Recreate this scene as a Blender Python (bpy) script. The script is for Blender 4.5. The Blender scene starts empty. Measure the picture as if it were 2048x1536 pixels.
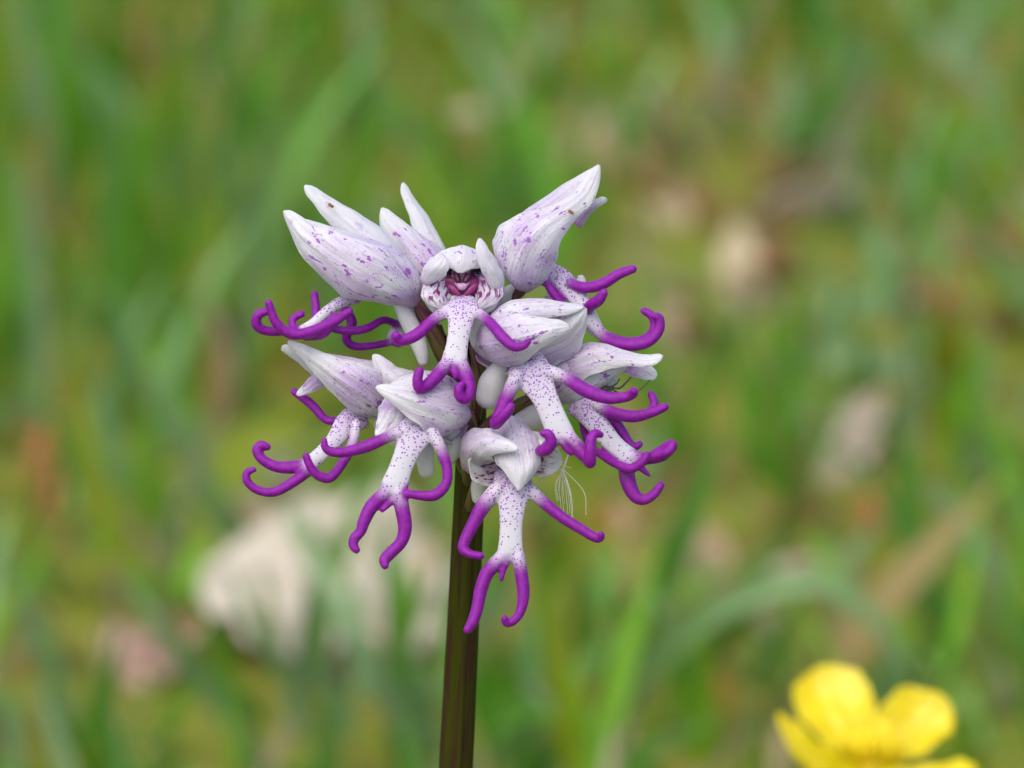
import bpy, math, random
import numpy as np
from mathutils import Vector
R = math.radians
rng = np.random.default_rng(7)
random.seed(7)
scene = bpy.context.scene
col = scene.collection

# ------------------------------------------------------------------ camera
S = 0.047e-3            # metres per photo pixel in the plane of focus
D = 0.70                # focus distance
PITCH = 18.0            # camera looks down by this much
FZ = 0.22               # height of the flower head above the turf
sp, cp = math.sin(R(PITCH)), math.cos(R(PITCH))
FOC = np.array([0.0, 0.0, FZ])
RIGHT = np.array([1.0, 0, 0]); UP = np.array([0, sp, cp]); TOW = np.array([0, -cp, sp])
CAM = FOC + TOW * D
cd = bpy.data.cameras.new('camera'); cam = bpy.data.objects.new('camera', cd); col.objects.link(cam)
cam.location = CAM; cam.rotation_euler = (R(90 - PITCH), 0, 0)
cd.sensor_width = 36; cd.lens = 36 * D / (2048 * S)
cd.clip_start = 0.02; cd.clip_end = 600
cd.dof.use_dof = True; cd.dof.focus_distance = D - 0.004
cd.dof.aperture_fstop = cd.lens / 7.4        # 7.4 mm entrance pupil
cd.dof.aperture_blades = 0
scene.camera = cam

# ------------------------------------------------------------------ light: bright overcast
SUN_EL, SUN_AZ = 58.0, -150.0     # behind the camera, to its left
w = bpy.data.worlds.new('World'); scene.world = w; w.use_nodes = True
nt = w.node_tree; nt.nodes.clear()
sky = nt.nodes.new('ShaderNodeTexSky'); sky.sky_type = 'NISHITA'; sky.sun_disc = False
sky.sun_elevation = R(SUN_EL); sky.sun_rotation = R(SUN_AZ)
sky.air_density = 1.0; sky.dust_density = 3.0; sky.ozone_density = 0.6
bg = nt.nodes.new('ShaderNodeBackground'); bg.inputs['Strength'].default_value = 0.14
wo = nt.nodes.new('ShaderNodeOutputWorld')
nt.links.new(sky.outputs[0], bg.inputs[0]); nt.links.new(bg.outputs[0], wo.inputs[0])
sl = bpy.data.lights.new('sun', 'SUN'); sl.energy = 1.0; sl.angle = R(60); sl.color = (1.0, 0.97, 0.93)
so = bpy.data.objects.new('sun', sl); col.objects.link(so)
az = R(SUN_AZ)
sdir = Vector((math.sin(az) * math.cos(R(SUN_EL)), math.cos(az) * math.cos(R(SUN_EL)), math.sin(R(SUN_EL))))
so.rotation_euler = sdir.to_track_quat('Z', 'Y').to_euler(); so.location = (0, 0, 3)
vs = scene.view_settings; vs.view_transform = 'Standard'; vs.look = 'None'; vs.exposure = 0.72; vs.gamma = 1.0
vs.use_curve_mapping = False
scene.render.engine = 'CYCLES'
scene.cycles.use_denoising = True
scene.cycles.max_bounces = 8; scene.cycles.transparent_max_bounces = 8

# ------------------------------------------------------------------ helpers
def V(a):
    """photo pixel + depth (photo pixels towards the camera from the plane of focus) -> world"""
    a = np.asarray(a, float)
    d = a[..., 2:3] * S
    k = (D - d) / D
    return FOC + RIGHT * (a[..., 0:1] - 1024) * S * k + UP * (768 - a[..., 1:2]) * S * k + TOW * d

def ground_at(px, py, z=0.0):
    p = V(np.array([px, py, 0.0])); dr = p - CAM
    t = (z - CAM[2]) / dr[2]
    return CAM + dr * t

def unproject(p):
    """world -> photo pixel + depth"""
    q = np.asarray(p, float) - FOC
    d = q @ TOW; k = (D - d) / D
    return np.stack([1024 + (q @ RIGHT) / (S * k), 768 - (q @ UP) / (S * k), d / S], -1)

def spline(pts, n):
    """Catmull-Rom (chord parametrised) through the rows of pts"""
    P = np.asarray(pts, float)
    if len(P) == 2:
        t = np.linspace(0, 1, n)[:, None]; return P[0] * (1 - t) + P[1] * t
    seg = np.linalg.norm(np.diff(P[:, :3], axis=0), axis=1); seg = np.maximum(seg, 1e-3) ** 0.7
    T = np.concatenate([[0], np.cumsum(seg)]); T /= T[-1]
    M = np.empty_like(P)
    M[1:-1] = (P[2:] - P[:-2]) / (T[2:] - T[:-2])[:, None]
    M[0] = (P[1] - P[0]) / (T[1] - T[0]); M[-1] = (P[-1] - P[-2]) / (T[-1] - T[-2])
    t = np.linspace(0, 1, n); i = np.clip(np.searchsorted(T, t, 'right') - 1, 0, len(P) - 2)
    h = (T[i + 1] - T[i])[:, None]; s = ((t - T[i])[:, None]) / h
    return ((2*s**3 - 3*s**2 + 1) * P[i] + (s**3 - 2*s**2 + s) * h * M[i]
            + (-2*s**3 + 3*s**2) * P[i + 1] + (s**3 - s**2) * h * M[i + 1])

def nrm(a):
    return a / np.maximum(np.linalg.norm(a, axis=-1, keepdims=True), 1e-12)

ORG = {}
def mk(name, verts, faces, mat, parent=None, origin=None, attrs=None, smooth=True):
    """one mesh object; verts in world space"""
    verts = np.asarray(verts, float)
    if origin is None: origin = ORG[parent.name] if parent else verts.mean(0)
    origin = np.asarray(origin, float)
    me = bpy.data.meshes.new(name)
    me.from_pydata((verts - origin).tolist(), [], faces if isinstance(faces, list) else faces.tolist())
    for k, v in (attrs or {}).items():
        v = np.asarray(v, np.float32)
        if v.ndim == 1:
            a = me.attributes.new(k, 'FLOAT', 'POINT'); a.data.foreach_set('value', v)
        else:
            a = me.attributes.new(k, 'FLOAT_VECTOR', 'POINT'); a.data.foreach_set('vector', v.ravel())
    if smooth: me.polygons.foreach_set('use_smooth', np.ones(len(me.polygons), bool))
    me.materials.append(mat); me.update()
    o = bpy.data.objects.new(name, me); col.objects.link(o)
    if parent:
        o.parent = parent; o.location = Vector(origin - ORG[parent.name])
    else:
        o.location = Vector(origin)
    ORG[o.name] = origin
    return o

def empty(name, origin, parent=None):
    o = bpy.data.objects.new(name, None); col.objects.link(o); o.empty_display_size = 0.01
    origin = np.asarray(origin, float)
    if parent: o.parent = parent; o.location = Vector(origin - ORG[parent.name])
    else: o.location = Vector(origin)
    ORG[o.name] = origin
    return o

def tag(o, label=None, cat=None, group=None, kind=None):
    for k, v in (('label', label), ('category', cat), ('group', group), ('kind', kind)):
        if v: o[k] = v
    return o

def grid_faces(nu, nv, base=0, wrap=False):
    f = []
    m = nu if wrap else nu - 1
    for j in range(nv - 1):
        for i in range(m):
            a = base + j * nu + i; b = base + j * nu + (i + 1) % nu
            f.append((a, b, b + nu, a + nu))
    return f

def tube(path, n=None, k=14, flat=True):
    """closed tube; path rows (x, y, z, half width[, half thickness]); returns verts, faces, centre rows"""
    P = np.asarray(path, float)
    if P.shape[1] == 4: P = np.hstack([P, P[:, 3:4]])
    L = np.linalg.norm(np.diff(P[:, :3], axis=0), axis=1).sum()
    n = n or max(8, int(L / 5))
    C = spline(P, n); c = C[:, :3]; T = nrm(np.gradient(c, axis=0))
    if flat:
        ref = np.tile([0, 0, 1.0], (n, 1)); side = np.cross(T, ref)
        bad = np.linalg.norm(side, axis=1) < 0.3
        side[bad] = np.cross(T[bad], [0, 1.0, 0.01])
        side = nrm(side)
        for i in range(1, n):
            if side[i] @ side[i - 1] < 0: side[i] *= -1
    nor = nrm(np.cross(side, T))
    a = np.linspace(0, 2 * np.pi, k, endpoint=False)
    ring = (c[:, None] + side[:, None] * (C[:, 3, None] * np.cos(a))[..., None]
            + nor[:, None] * (C[:, 4, None] * np.sin(a))[..., None])
    # rounded ends
    out = [ring]
    def cap(i, sgn):
        r = min(C[i, 3], C[i, 4]); rows = []
        for f in (0.45, 0.8, 0.97):
            s = math.sqrt(1 - f * f)
            rows.append(c[i] + sgn * T[i] * r * f * 0.95 + (ring[i] - c[i]) * s)
        return rows
    st = cap(0, -1)[::-1]; en = cap(n - 1, 1)
    allr = np.concatenate([np.array(st), ring, np.array(en)])
    v = allr.reshape(-1, 3); f = grid_faces(k, len(allr), wrap=True)
    f.append(tuple(range(k))[::-1]); m = (len(allr) - 1) * k; f.append(tuple(range(m, m + k)))
    return v, f, C

def petal(rows, N, nu=33, nv=52, th=3.6, tip=0.10, base=0.0, wave=1.5, seed=0, flutter=0.0, chord=True):
    """cupped sheet with real thickness in pixel space; rows (px,py,d,halfwidth,phi deg)
    N: outward direction (x right, y up, z to camera), one or one per row"""
    rows = np.asarray(rows, float); N = np.asarray(N, float)
    if N.ndim == 1: N = np.tile(N, (len(rows), 1))
    Nn = N * [1, -1, 1]
    A = spline(np.hstack([rows, Nn]), nv)
    c = A[:, :3]; wd = np.maximum(A[:, 3], 0.5); phi = np.radians(A[:, 4]); Nn = A[:, 5:8]
    t = np.linspace(0, 1, nv)
    if tip > 0:
        s = np.clip((t - (1 - tip)) / tip, 0, 1); wd = wd * np.sqrt(np.clip(1 - s ** 2.6, 0.03, 1))
    if base > 0:
        s = np.clip((base - t) / base, 0, 1); wd = wd * np.sqrt(np.clip(1 - s ** 2.2, 0.02, 1))
    T = nrm(np.gradient(c, axis=0)); side = nrm(np.cross((0.35 * T + nrm(c[-1:] - c[:1])) if chord else T, Nn))
    kw_ = max(5, nv // 4); pad = np.concatenate([np.repeat(side[:1], kw_, 0), side, np.repeat(side[-1:], kw_, 0)])
    ker = np.hanning(2 * kw_ + 1); ker /= ker.sum()
    side = nrm(np.stack([np.convolve(pad[:, i_], ker, 'valid') for i_ in range(3)], -1))
    nor = nrm(np.cross(side, T))
    u = np.linspace(-1, 1, nu)
    r2 = np.random.default_rng(seed + 100)
    ph = r2.uniform(0, 6.28, 4)
    edge = 1 + (wave / 40.0) * (np.sin(t * 19 + ph[0]) + 0.6 * np.sin(t * 37 + ph[1]))
    edge2 = 1 + (wave / 40.0) * (np.sin(t * 17 + ph[2]) + 0.6 * np.sin(t * 41 + ph[3]))
    ws = np.where(u[None, :] < 0, (wd * edge)[:, None], (wd * edge2)[:, None])
    ap = np.abs(phi); sg = np.sign(phi)
    sn = np.where(ap < np.pi / 2, np.sin(np.maximum(ap, 0.05)), 1.0)
    rr = ws / sn[:, None]
    ang = u[None, :] * np.maximum(ap, 0.05)[:, None]
    P = (c[:, None] + side[:, None] * (rr * np.sin(ang))[..., None]
         + nor[:, None] * (sg[:, None] * rr * (np.cos(ang) - 1))[..., None])
    # veins and gentle unevenness
    ridge = 0.8 * np.cos(u * 4 * np.pi)[None, :] * np.clip(wd / 40, 0, 1)[:, None] * (0.6 + 0.4 * np.sin(t * 9 + ph[2]))[:, None]
    ridge = ridge + 2.2 * np.clip(1 - np.abs(u) * 5, 0, 1)[None, :] * np.clip(wd / 40, 0, 1)[:, None]          # keel
    ridge = ridge + 2.4 * (np.clip(np.abs(u) - 0.86, 0, 1) / 0.14)[None, :] * np.clip(wd / 40, 0, 1)[:, None]   # margin turned out
    ridge = ridge + 1.6 * np.sin(t[:, None] * 7 + u[None, :] * 3 + ph[0]) * np.clip(wd / 40, 0, 1)[:, None]
    for q_ in range(5):
        fu, fv = r2.uniform(1.5, 5.5), r2.uniform(5, 26); pu_, pv_ = r2.uniform(0, 6.28, 2)
        ridge = ridge + 0.75 * np.sin(u[None, :] * fu + pu_ + 0.8 * np.sin(t[:, None] * 5 + pv_)) * np.sin(t[:, None] * fv + pv_) * np.clip(wd / 35, 0.15, 1)[:, None]
    ridge = ridge + 2.0 * (np.abs(u)[None, :] ** 5) * np.sin(t[:, None] * 21 + ph[3] + (u[None, :] > 0) * 2.1) * np.clip(wd / 35, 0.2, 1)[:, None]
    if flutter: ridge = ridge + flutter * (u[None, :] ** 2) * np.sin(t[:, None] * 13 + ph[1] + (u[None, :] > 0) * 2)
    P = P + nor[:, None] * ridge[..., None]
    du = np.gradient(P, axis=1); dv = np.gradient(P, axis=0)
    nn = nrm(np.cross(dv, du)); flip = np.sign((nn * nor[:, None]).sum(-1, keepdims=True)); flip[flip == 0] = 1
    nn = nn * flip
    thk = th * np.sqrt(np.clip(1 - np.abs(u) ** 6, 0.02, 1))[None, :, None] * np.ones((nv, 1, 1))
    top = P + nn * thk / 2; bot = P - nn * thk / 2
    v = np.concatenate([top.reshape(-1, 3), bot.reshape(-1, 3)])
    o = nu * nv
    f = grid_faces(nu, nv)
    f += [(a + o, d + o, c_ + o, b + o) for (a, b, c_, d) in grid_faces(nu, nv)]
    for j in range(nv - 1):
        a = j * nu; b = a + nu; f.append((a, b, b + o, a + o))
        a = j * nu + nu - 1; b = a + nu; f.append((b, a, a + o, b + o))
    for i in range(nu - 1):
        f.append((i + 1, i, i + o, i + 1 + o)); q = (nv - 1) * nu + i; f.append((q, q + 1, q + 1 + o, q + o))
    Lp = np.concatenate([[0], np.cumsum(np.linalg.norm(np.diff(c, axis=0), axis=1))])
    pu = np.broadcast_to((u[None, :] * wd[:, None]), (nv, nu)); pv = np.broadcast_to(Lp[:, None], (nv, nu))
    sd = np.full((nv, nu), float(seed % 37) * 3.7)
    pc = np.stack([pu * S * 1000, pv * S * 1000, sd], -1).reshape(-1, 3)     # millimetres
    uv = np.stack([np.broadcast_to(u[None, :], (nv, nu)), np.broadcast_to(t[:, None], (nv, nu)), np.zeros((nv, nu))], -1).reshape(-1, 3)
    inn = np.concatenate([np.zeros(o), np.ones(o)])
    return v, f, {'pc': np.concatenate([pc, pc]), 'uvt': np.concatenate([uv, uv]), 'inner': inn}

# ------------------------------------------------------------------ material helpers
def newmat(name):
    m = bpy.data.materials.new(name); m.use_nodes = True
    t = m.node_tree; t.nodes.clear()
    o = t.nodes.new('ShaderNodeOutputMaterial'); b = t.nodes.new('ShaderNodeBsdfPrincipled')
    t.links.new(b.outputs[0], o.inputs[0])
    return m, t, b
class NG:
    def __init__(s, t): s.t = t
    def node(s, ty, **kw):
        n = s.t.nodes.new(ty)
        for k, v in kw.items(): setattr(n, k, v)
        return n
    def put(s, inp, v):
        if hasattr(v, 'is_output') or isinstance(v, bpy.types.NodeSocket): s.t.links.new(v, inp)
        else: inp.default_value = v
    def attr(s, name, out='Fac'):
        n = s.node('ShaderNodeAttribute', attribute_name=name); return n.outputs[out]
    def math(s, op, a, b=0.0, clamp=False):
        n = s.node('ShaderNodeMath', operation=op, use_clamp=clamp); s.put(n.inputs[0], a); s.put(n.inputs[1], b); return n.outputs[0]
    def noise(s, vec, scale, detail=3, rough=0.5):
        n = s.node('ShaderNodeTexNoise'); s.put(n.inputs['Vector'], vec); n.inputs['Scale'].default_value = scale
        n.inputs['Detail'].default_value = detail; n.inputs['Roughness'].default_value = rough; return n.outputs['Fac']
    def vor(s, vec, scale, feature='F1', dims='3D'):
        n = s.node('ShaderNodeTexVoronoi', feature=feature, voronoi_dimensions=dims); s.put(n.inputs['Vector'], vec); n.inputs['Scale'].default_value = scale; return n
    def ramp(s, v, lo, hi):
        n = s.node('ShaderNodeMapRange', interpolation_type='SMOOTHSTEP'); s.put(n.inputs[0], v)
        n.inputs[1].default_value = lo; n.inputs[2].default_value = hi; return n.outputs[0]
    def mix(s, f, a, b):
        n = s.node('ShaderNodeMix', data_type='RGBA'); s.put(n.inputs[0], f)
        s.put(n.inputs[6], (*a, 1) if isinstance(a, tuple) else a); s.put(n.inputs[7], (*b, 1) if isinstance(b, tuple) else b); return n.outputs[2]
    def mapping(s, vec, scale):
        n = s.node('ShaderNodeMapping'); s.put(n.inputs[0], vec); n.inputs['Scale'].default_value = scale; return n.outputs[0]
    def sep(s, vec):
        n = s.node('ShaderNodeSeparateXYZ'); s.put(n.inputs[0], vec); return n.outputs
    def bump(s, h, strength, dist, bsdf):
        n = s.node('ShaderNodeBump'); s.put(n.inputs['Height'], h); n.inputs['Strength'].default_value = strength
        n.inputs['Distance'].default_value = dist; s.t.links.new(n.outputs[0], bsdf.inputs['Normal'])

WHITE = (0.665, 0.64, 0.665); LILAC = (0.46, 0.31, 0.54); SPOT = (0.24, 0.035, 0.36); DEEP = (0.20, 0.015, 0.10)
def petal_mat(name, lilac=1.0, spots=1.0, inner_dark=0.0, both=False):
    m, t, b = newmat(name); g = NG(t)
    pc = g.attr('pc', 'Vector'); uv = g.sep(g.attr('uvt', 'Vector')); inner = g.attr('inner')
    if both: inner = 1.0
    u, v = uv[0], uv[1]
    au = g.math('ABSOLUTE', u)
    # lilac wash: stronger to the base, weak at tip and margins
    wash = g.noise(g.mapping(pc, (0.55, 0.22, 1)), 1.0, 3)
    wash = g.ramp(wash, 0.30, 0.62)
    basef = g.ramp(v, 0.95, 0.15)
    wash = g.math('MULTIPLY', wash, g.math('ADD', g.math('MULTIPLY', basef, 0.85), 0.12))
    rim = g.ramp(au, 1.0, 0.72)
    wash = g.math('MULTIPLY', wash, rim)
    fine = g.noise(pc, 7.0, 2)                                 # fine grain of the skin
    finer = g.ramp(fine, 0.50, 0.72)
    wash2 = g.math('MULTIPLY', g.math('ADD', g.math('MULTIPLY', wash, 0.75), g.math('MULTIPLY', g.math('MULTIPLY', finer, wash), 0.5)), lilac, clamp=True)
    streak = g.ramp(g.noise(g.mapping(pc, (4.0, 0.16, 1)), 1.3, 3, 0.6), 0.46, 0.66)
    wash2 = g.math('ADD', wash2, g.math('MULTIPLY', g.math('MULTIPLY', streak, g.ramp(v, 1.0, 0.55)), 0.45 * min(lilac, 1.2)), clamp=True)
    c = g.mix(wash2, WHITE, LILAC)
    # flecks that follow the veins
    vein = g.math('ABSOLUTE', g.math('SINE', g.math('MULTIPLY', u, 7.3)))
    nearv = g.ramp(vein, 0.55, 0.05)
    sn = g.noise(g.mapping(pc, (2.3, 0.95, 1)), 1.12, 3, 0.6)
    reg = g.noise(g.mapping(pc, (0.6, 0.40, 1)), 1.0, 2)
    thr = g.math('SUBTRACT', 0.668, g.math('ADD', g.math('MULTIPLY', g.ramp(reg, 0.38, 0.68), 0.09), g.math('MULTIPLY', nearv, 0.055)))
    fleck = g.ramp(g.math('SUBTRACT', sn, thr), -0.005, 0.05)
    line = g.math('MULTIPLY', g.ramp(vein, 0.16, 0.02), g.ramp(g.noise(g.mapping(pc, (0.9, 1.3, 1)), 1.0, 2), 0.47, 0.60))
    dots = g.vor(pc, 3.0, dims='2D')
    dd = g.math('MULTIPLY', g.ramp(dots.outputs['Distance'], 0.27, 0.13), g.ramp(g.noise(pc, 0.9, 2), 0.46, 0.58))
    dd = g.math('MULTIPLY', dd, g.ramp(v, 0.85, 0.35))
    fl = g.math('MAXIMUM', g.math('MAXIMUM', fleck, g.math('MULTIPLY', line, 0.72)), g.math('MULTIPLY', dd, 0.62))
    fl = g.math('MULTIPLY', fl, g.math('MULTIPLY', g.ramp(au, 1.0, 0.86), g.ramp(v, 0.97, 0.80)))
    fl = g.math('MULTIPLY', fl, 0.9 * spots, clamp=True)
    c = g.mix(fl, c, SPOT)
    # seam of purple at the very base
    c = g.mix(g.math('MULTIPLY', g.ramp(v, 0.15, 0.0), 0.7), c, (0.42, 0.10, 0.42))
    # inside of the hood: dark broken stripes
    st = g.noise(g.mapping(pc, (2.6, 0.75, 1)), 1.5, 2)
    dk = g.math('MULTIPLY', g.ramp(st, 0.50 if both else 0.53, 0.60), g.ramp(v, 0.9, 0.6))
    dk = g.math('MULTIPLY', g.math('MULTIPLY', dk, inner), g.math('MULTIPLY', g.ramp(au, 0.9, 0.7), inner_dark), clamp=True)
    c = g.mix(dk, c, (0.16, 0.012, 0.10))
    t.links.new(c, b.inputs['Base Color'])
    b.inputs['Roughness'].default_value = 0.48; b.inputs['Specular IOR Level'].default_value = 0.35
    b.inputs['Subsurface Weight'].default_value = 0.55; b.inputs['Subsurface Radius'].default_value = (0.0014, 0.0012, 0.0014)
    b.inputs['Subsurface Scale'].default_value = 0.8
    b.inputs['Sheen Weight'].default_value = 0.15; b.inputs['Sheen Roughness'].default_value = 0.4
    hgt = g.math('ADD', g.math('MULTIPLY', g.noise(pc, 9.0, 2, 0.6), 0.5), g.math('MULTIPLY', g.noise(g.mapping(pc, (2.4, 0.12, 1)), 1.6, 2), 0.6))
    g.bump(hgt, 0.8, 0.00018, b)
    return m
M_SEPAL = petal_mat('sepal_skin')
M_INNER = petal_mat('petal_skin_striped', 1.0, 0.5, 1.0)
M_CHEEK = petal_mat('cheek_skin', 1.2, 0.6, 1.0, True)
M_LILAC = petal_mat('petal_skin_lilac', 1.8, 0.6)
M_PALE = petal_mat('petal_skin_pale', 0.35, 0.35)

def lip_mat():
    m, t, b = newmat('lip_skin'); g = NG(t)
    pc = g.attr('pc', 'Vector'); pur = g.attr('purple'); spot = g.attr('spotty')
    gr = g.noise(pc, 5.0, 2)
    p2 = g.math('ADD', pur, g.math('MULTIPLY', g.math('SUBTRACT', gr, 0.5), 0.55))
    p2 = g.ramp(p2, 0.10, 0.95)
    white = g.mix(g.math('MULTIPLY', spot, 0.6), (0.60, 0.58, 0.61), (0.50, 0.37, 0.56))
    vo = g.vor(pc, 1.4); gate = g.node('ShaderNodeSeparateColor'); t.links.new(vo.outputs['Color'], gate.inputs[0])
    dsz = g.math('MULTIPLY', gate.outputs[0], 0.14)
    dot = g.ramp(g.math('SUBTRACT', g.math('ADD', vo.outputs['Distance'], g.math('MULTIPLY', g.noise(pc, 4.0, 1), 0.25)), g.math('ADD', dsz, 0.43)), 0.05, -0.03)
    on = g.ramp(g.math('ADD', spot, g.math('MULTIPLY', g.math('SUBTRACT', gate.outputs[1], 0.5), 0.9)), 0.30, 0.40)
    dot = g.math('MULTIPLY', dot, on)
    c = g.mix(g.math('MULTIPLY', dot, 0.92), white, (0.25, 0.03, 0.37))
    shade = g.noise(pc, 0.8, 2)
    violet = g.mix(g.ramp(shade, 0.3, 0.7), (0.190, 0.003, 0.235), (0.27, 0.006, 0.32))
    c = g.mix(p2, c, violet)
    t.links.new(c, b.inputs['Base Color'])
    b.inputs['Roughness'].default_value = 0.36; b.inputs['Specular IOR Level'].default_value = 0.3
    b.inputs['Subsurface Weight'].default_value = 0.3; b.inputs['Subsurface Radius'].default_value = (0.0009, 0.0006, 0.0009)
    b.inputs['Subsurface Scale'].default_value = 0.7
    hg = g.math('ADD', g.noise(pc, 11.0, 2), g.math('MULTIPLY', g.noise(pc, 2.0, 2), 0.25))
    g.bump(hg, 0.35, 0.00012, b)
    return m
M_LIP = lip_mat()

def simple(name, c1, c2, scale=4.0, rough=0.5, spec=0.3, sss=0.0, coord='pc', stretch=(1, 1, 1), bump=0.3, bdist=0.0001, lo=0.35, hi=0.65):
    m, t, b = newmat(name); g = NG(t)
    if coord == 'pc': vec = g.attr('pc', 'Vector')
    else: vec = g.node('ShaderNodeTexCoord').outputs['Object']
    n = g.noise(g.mapping(vec, stretch), scale, 4)
    t.links.new(g.mix(g.ramp(n, lo, hi), c1, c2), b.inputs['Base Color'])
    b.inputs['Roughness'].default_value = rough; b.inputs['Specular IOR Level'].default_value = spec
    if sss:
        b.inputs['Subsurface Weight'].default_value = sss; b.inputs['Subsurface Radius'].default_value = (0.001, 0.001, 0.001); b.inputs['Subsurface Scale'].default_value = 0.8
    if bump: g.bump(n, bump, bdist, b)
    return m
M_SPUR = simple('spur_skin', (0.60, 0.59, 0.57), (0.66, 0.64, 0.65), 2.0, 0.45, 0.3, 0.4, bump=0.2)
M_STEM = simple('orchid_stem_skin', (0.042, 0.048, 0.001), (0.044, 0.020, 0.010), 1.0, 0.6, 0.10, 0, stretch=(2.2, 0.10, 2.2), bump=0.5, bdist=0.0002, lo=0.42, hi=0.62)  # dark base colour includes shade from the flowers above
M_OVARY = simple('ovary_skin', (0.15, 0.12, 0.03), (0.13, 0.022, 0.075), 1.0, 0.4, 0.35, 0.1, stretch=(3.0, 0.15, 3.0), bump=0.4, lo=0.42, hi=0.58)
M_COLUMN = simple('column_skin', (0.55, 0.36, 0.52), (0.42, 0.20, 0.40), 2.0, 0.4, 0.3, 0.4)
M_STIGMA = simple('stigma_skin', (0.13, 0.003, 0.055), (0.22, 0.010, 0.12), 2.5, 0.3, 0.5, 0.2)
M_FOLD = simple('stigma_fold_skin', (0.20, 0.012, 0.10), (0.28, 0.03, 0.16), 2.5, 0.3, 0.4, 0.2)
M_ANTHER = simple('anther_skin', (0.06, 0.003, 0.025), (0.10, 0.008, 0.05), 3.0, 0.35, 0.4)

# ------------------------------------------------------------------ pixel-space builders of orchid parts
def world_pc(vpx, seed=0.0):
    return np.asarray(vpx, float) * [S * 1000] * 3 + [0, 0, seed * 5.3]

def add_tube(name, path, mat, parent, k=16, n=None):
    v, f, C = tube(path, n=n, k=k)
    # along/around coordinates in millimetres
    return mk(name, V(v), f, mat, parent, attrs={'pc': world_pc(v)})

TMP = []
def remesh_px(parts, voxel=3.0, smooth=5):
    vs_, fs_ = [], []; o = 0
    for v, f, _ in parts:
        vs_.append(v); fs_ += [tuple(i + o for i in q) for q in f]; o += len(v)
    me = bpy.data.meshes.new('tmp'); me.from_pydata(np.concatenate(vs_).tolist(), [], fs_)
    ob = bpy.data.objects.new('tmp', me); col.objects.link(ob)
    r = ob.modifiers.new('r', 'REMESH'); r.mode = 'VOXEL'; r.voxel_size = voxel
    s = ob.modifiers.new('s', 'SMOOTH'); s.iterations = smooth; s.factor = 0.5
    dg = bpy.context.evaluated_depsgraph_get(); dg.update()
    ev = bpy.data.meshes.new_from_object(ob.evaluated_get(dg))
    n = len(ev.vertices); v = np.empty(n * 3); ev.vertices.foreach_get('co', v); v = v.reshape(-1, 3)
    f = [tuple(p.vertices) for p in ev.polygons]
    bpy.data.objects.remove(ob); bpy.data.meshes.remove(me); bpy.data.meshes.remove(ev)
    return v, f

def lip(parent, body, limbs, seed, purple_body_end=0.85, spot_fade=0.75):
    """body rows (px,py,d,halfwidth,halfthick); limbs: list of (rows (px,py,d,r), purple start, purple end)"""
    body = [(r_[0], r_[1], r_[2], r_[3] * 0.90, r_[4]) for r_ in body]
    limbs = [([(r_[0], r_[1], r_[2], r_[3] * 0.91) for r_ in rows], a, b) for rows, a, b in limbs]
    parts = [tube(body, k=20)]
    cs, pu, spt = [], [], []
    C = parts[0][2]; t = np.linspace(0, 1, len(C))
    cs.append(C[:, :3]); pu.append(np.clip((t - purple_body_end) / 0.35, 0, 1) * 0.6)
    spt.append(np.clip(1 - (t - 0.25) / max(spot_fade - 0.25, 0.05), 0, 1) * 0.9 + 0.06)
    for rows, a, b in limbs:
        p = tube(rows, k=14); parts.append(p); C = p[2]; t = np.linspace(0, 1, len(C))
        cs.append(C[:, :3]); pu.append(np.clip((t - a + 0.05) / max((b - a) * 1.3, 1e-3), 0, 1)); spt.append(np.clip(0.6 - t * 2, 0, 1))
    v, f = remesh_px(parts)
    cs = np.concatenate(cs); pu = np.concatenate(pu); spt = np.concatenate(spt)
    P = np.empty(len(v)); Q = np.empty(len(v))
    for i in range(0, len(v), 4000):
        d2 = ((v[i:i + 4000, None] - cs[None]) ** 2).sum(-1)
        wt = 1.0 / (d2 + 30) ** 3; wt /= wt.sum(1, keepdims=True)
        P[i:i + 4000] = wt @ pu; Q[i:i + 4000] = wt @ spt
    return mk('lip', V(v), f, M_LIP, parent, attrs={'pc': world_pc(v, seed), 'purple': P, 'spotty': Q})

SEED = [0]
def pet(parent, name, rows, N, mat=None, **kw):
    SEED[0] += 1
    v, f, a = petal(rows, N, seed=SEED[0], **kw)
    return mk(name, V(v), f, mat or M_SEPAL, parent, attrs=a)

# ------------------------------------------------------------------ ground
def gauss_field(x, y, cells):
    z = np.zeros_like(x)
    for (cx, cy, r, a) in cells: z += a * np.exp(-((x - cx) ** 2 + (y - cy) ** 2) / (r * r))
    return z
CELLS = [(rng.uniform(-1.5, 1.5), rng.uniform(-0.8, 2.6), rng.uniform(0.04, 0.15), rng.uniform(-0.006, 0.008)) for _ in range(160)]
def gz(x, y): return gauss_field(np.asarray(x, float), np.asarray(y, float), CELLS)

def ground_mat():
    m, t, b = newmat('turf_soil'); g = NG(t)
    co = g.node('ShaderNodeTexCoord').outputs['Object']
    n1 = g.noise(co, 28, 4); n2 = g.noise(co, 11, 3); n3 = g.noise(co, 160, 3)
    c = g.mix(g.ramp(n1, 0.32, 0.50), (0.120, 0.062, 0.012), (0.165, 0.185, 0.004))      # litter brown to moss
    c = g.mix(g.ramp(n2, 0.50, 0.66), c, (0.130, 0.215, 0.010))
    c = g.mix(g.math('MULTIPLY', g.ramp(n3, 0.45, 0.7), 0.55), c, (0.28, 0.22, 0.05))
    t.links.new(c, b.inputs['Base Color']); b.inputs['Roughness'].default_value = 0.9
    g.bump(n3, 0.6, 0.004, b)
    return m
ax = np.concatenate([-np.geomspace(150, 1.3, 22), np.linspace(-1.2, 1.2, 101), np.geomspace(1.3, 150, 22)])
ay = np.concatenate([-np.geomspace(150, 0.9, 22), np.linspace(-0.8, 2.4, 129), np.geomspace(2.5, 150, 22)])
GX, GY = np.meshgrid(ax, ay); GZ = gz(GX, GY)
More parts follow.
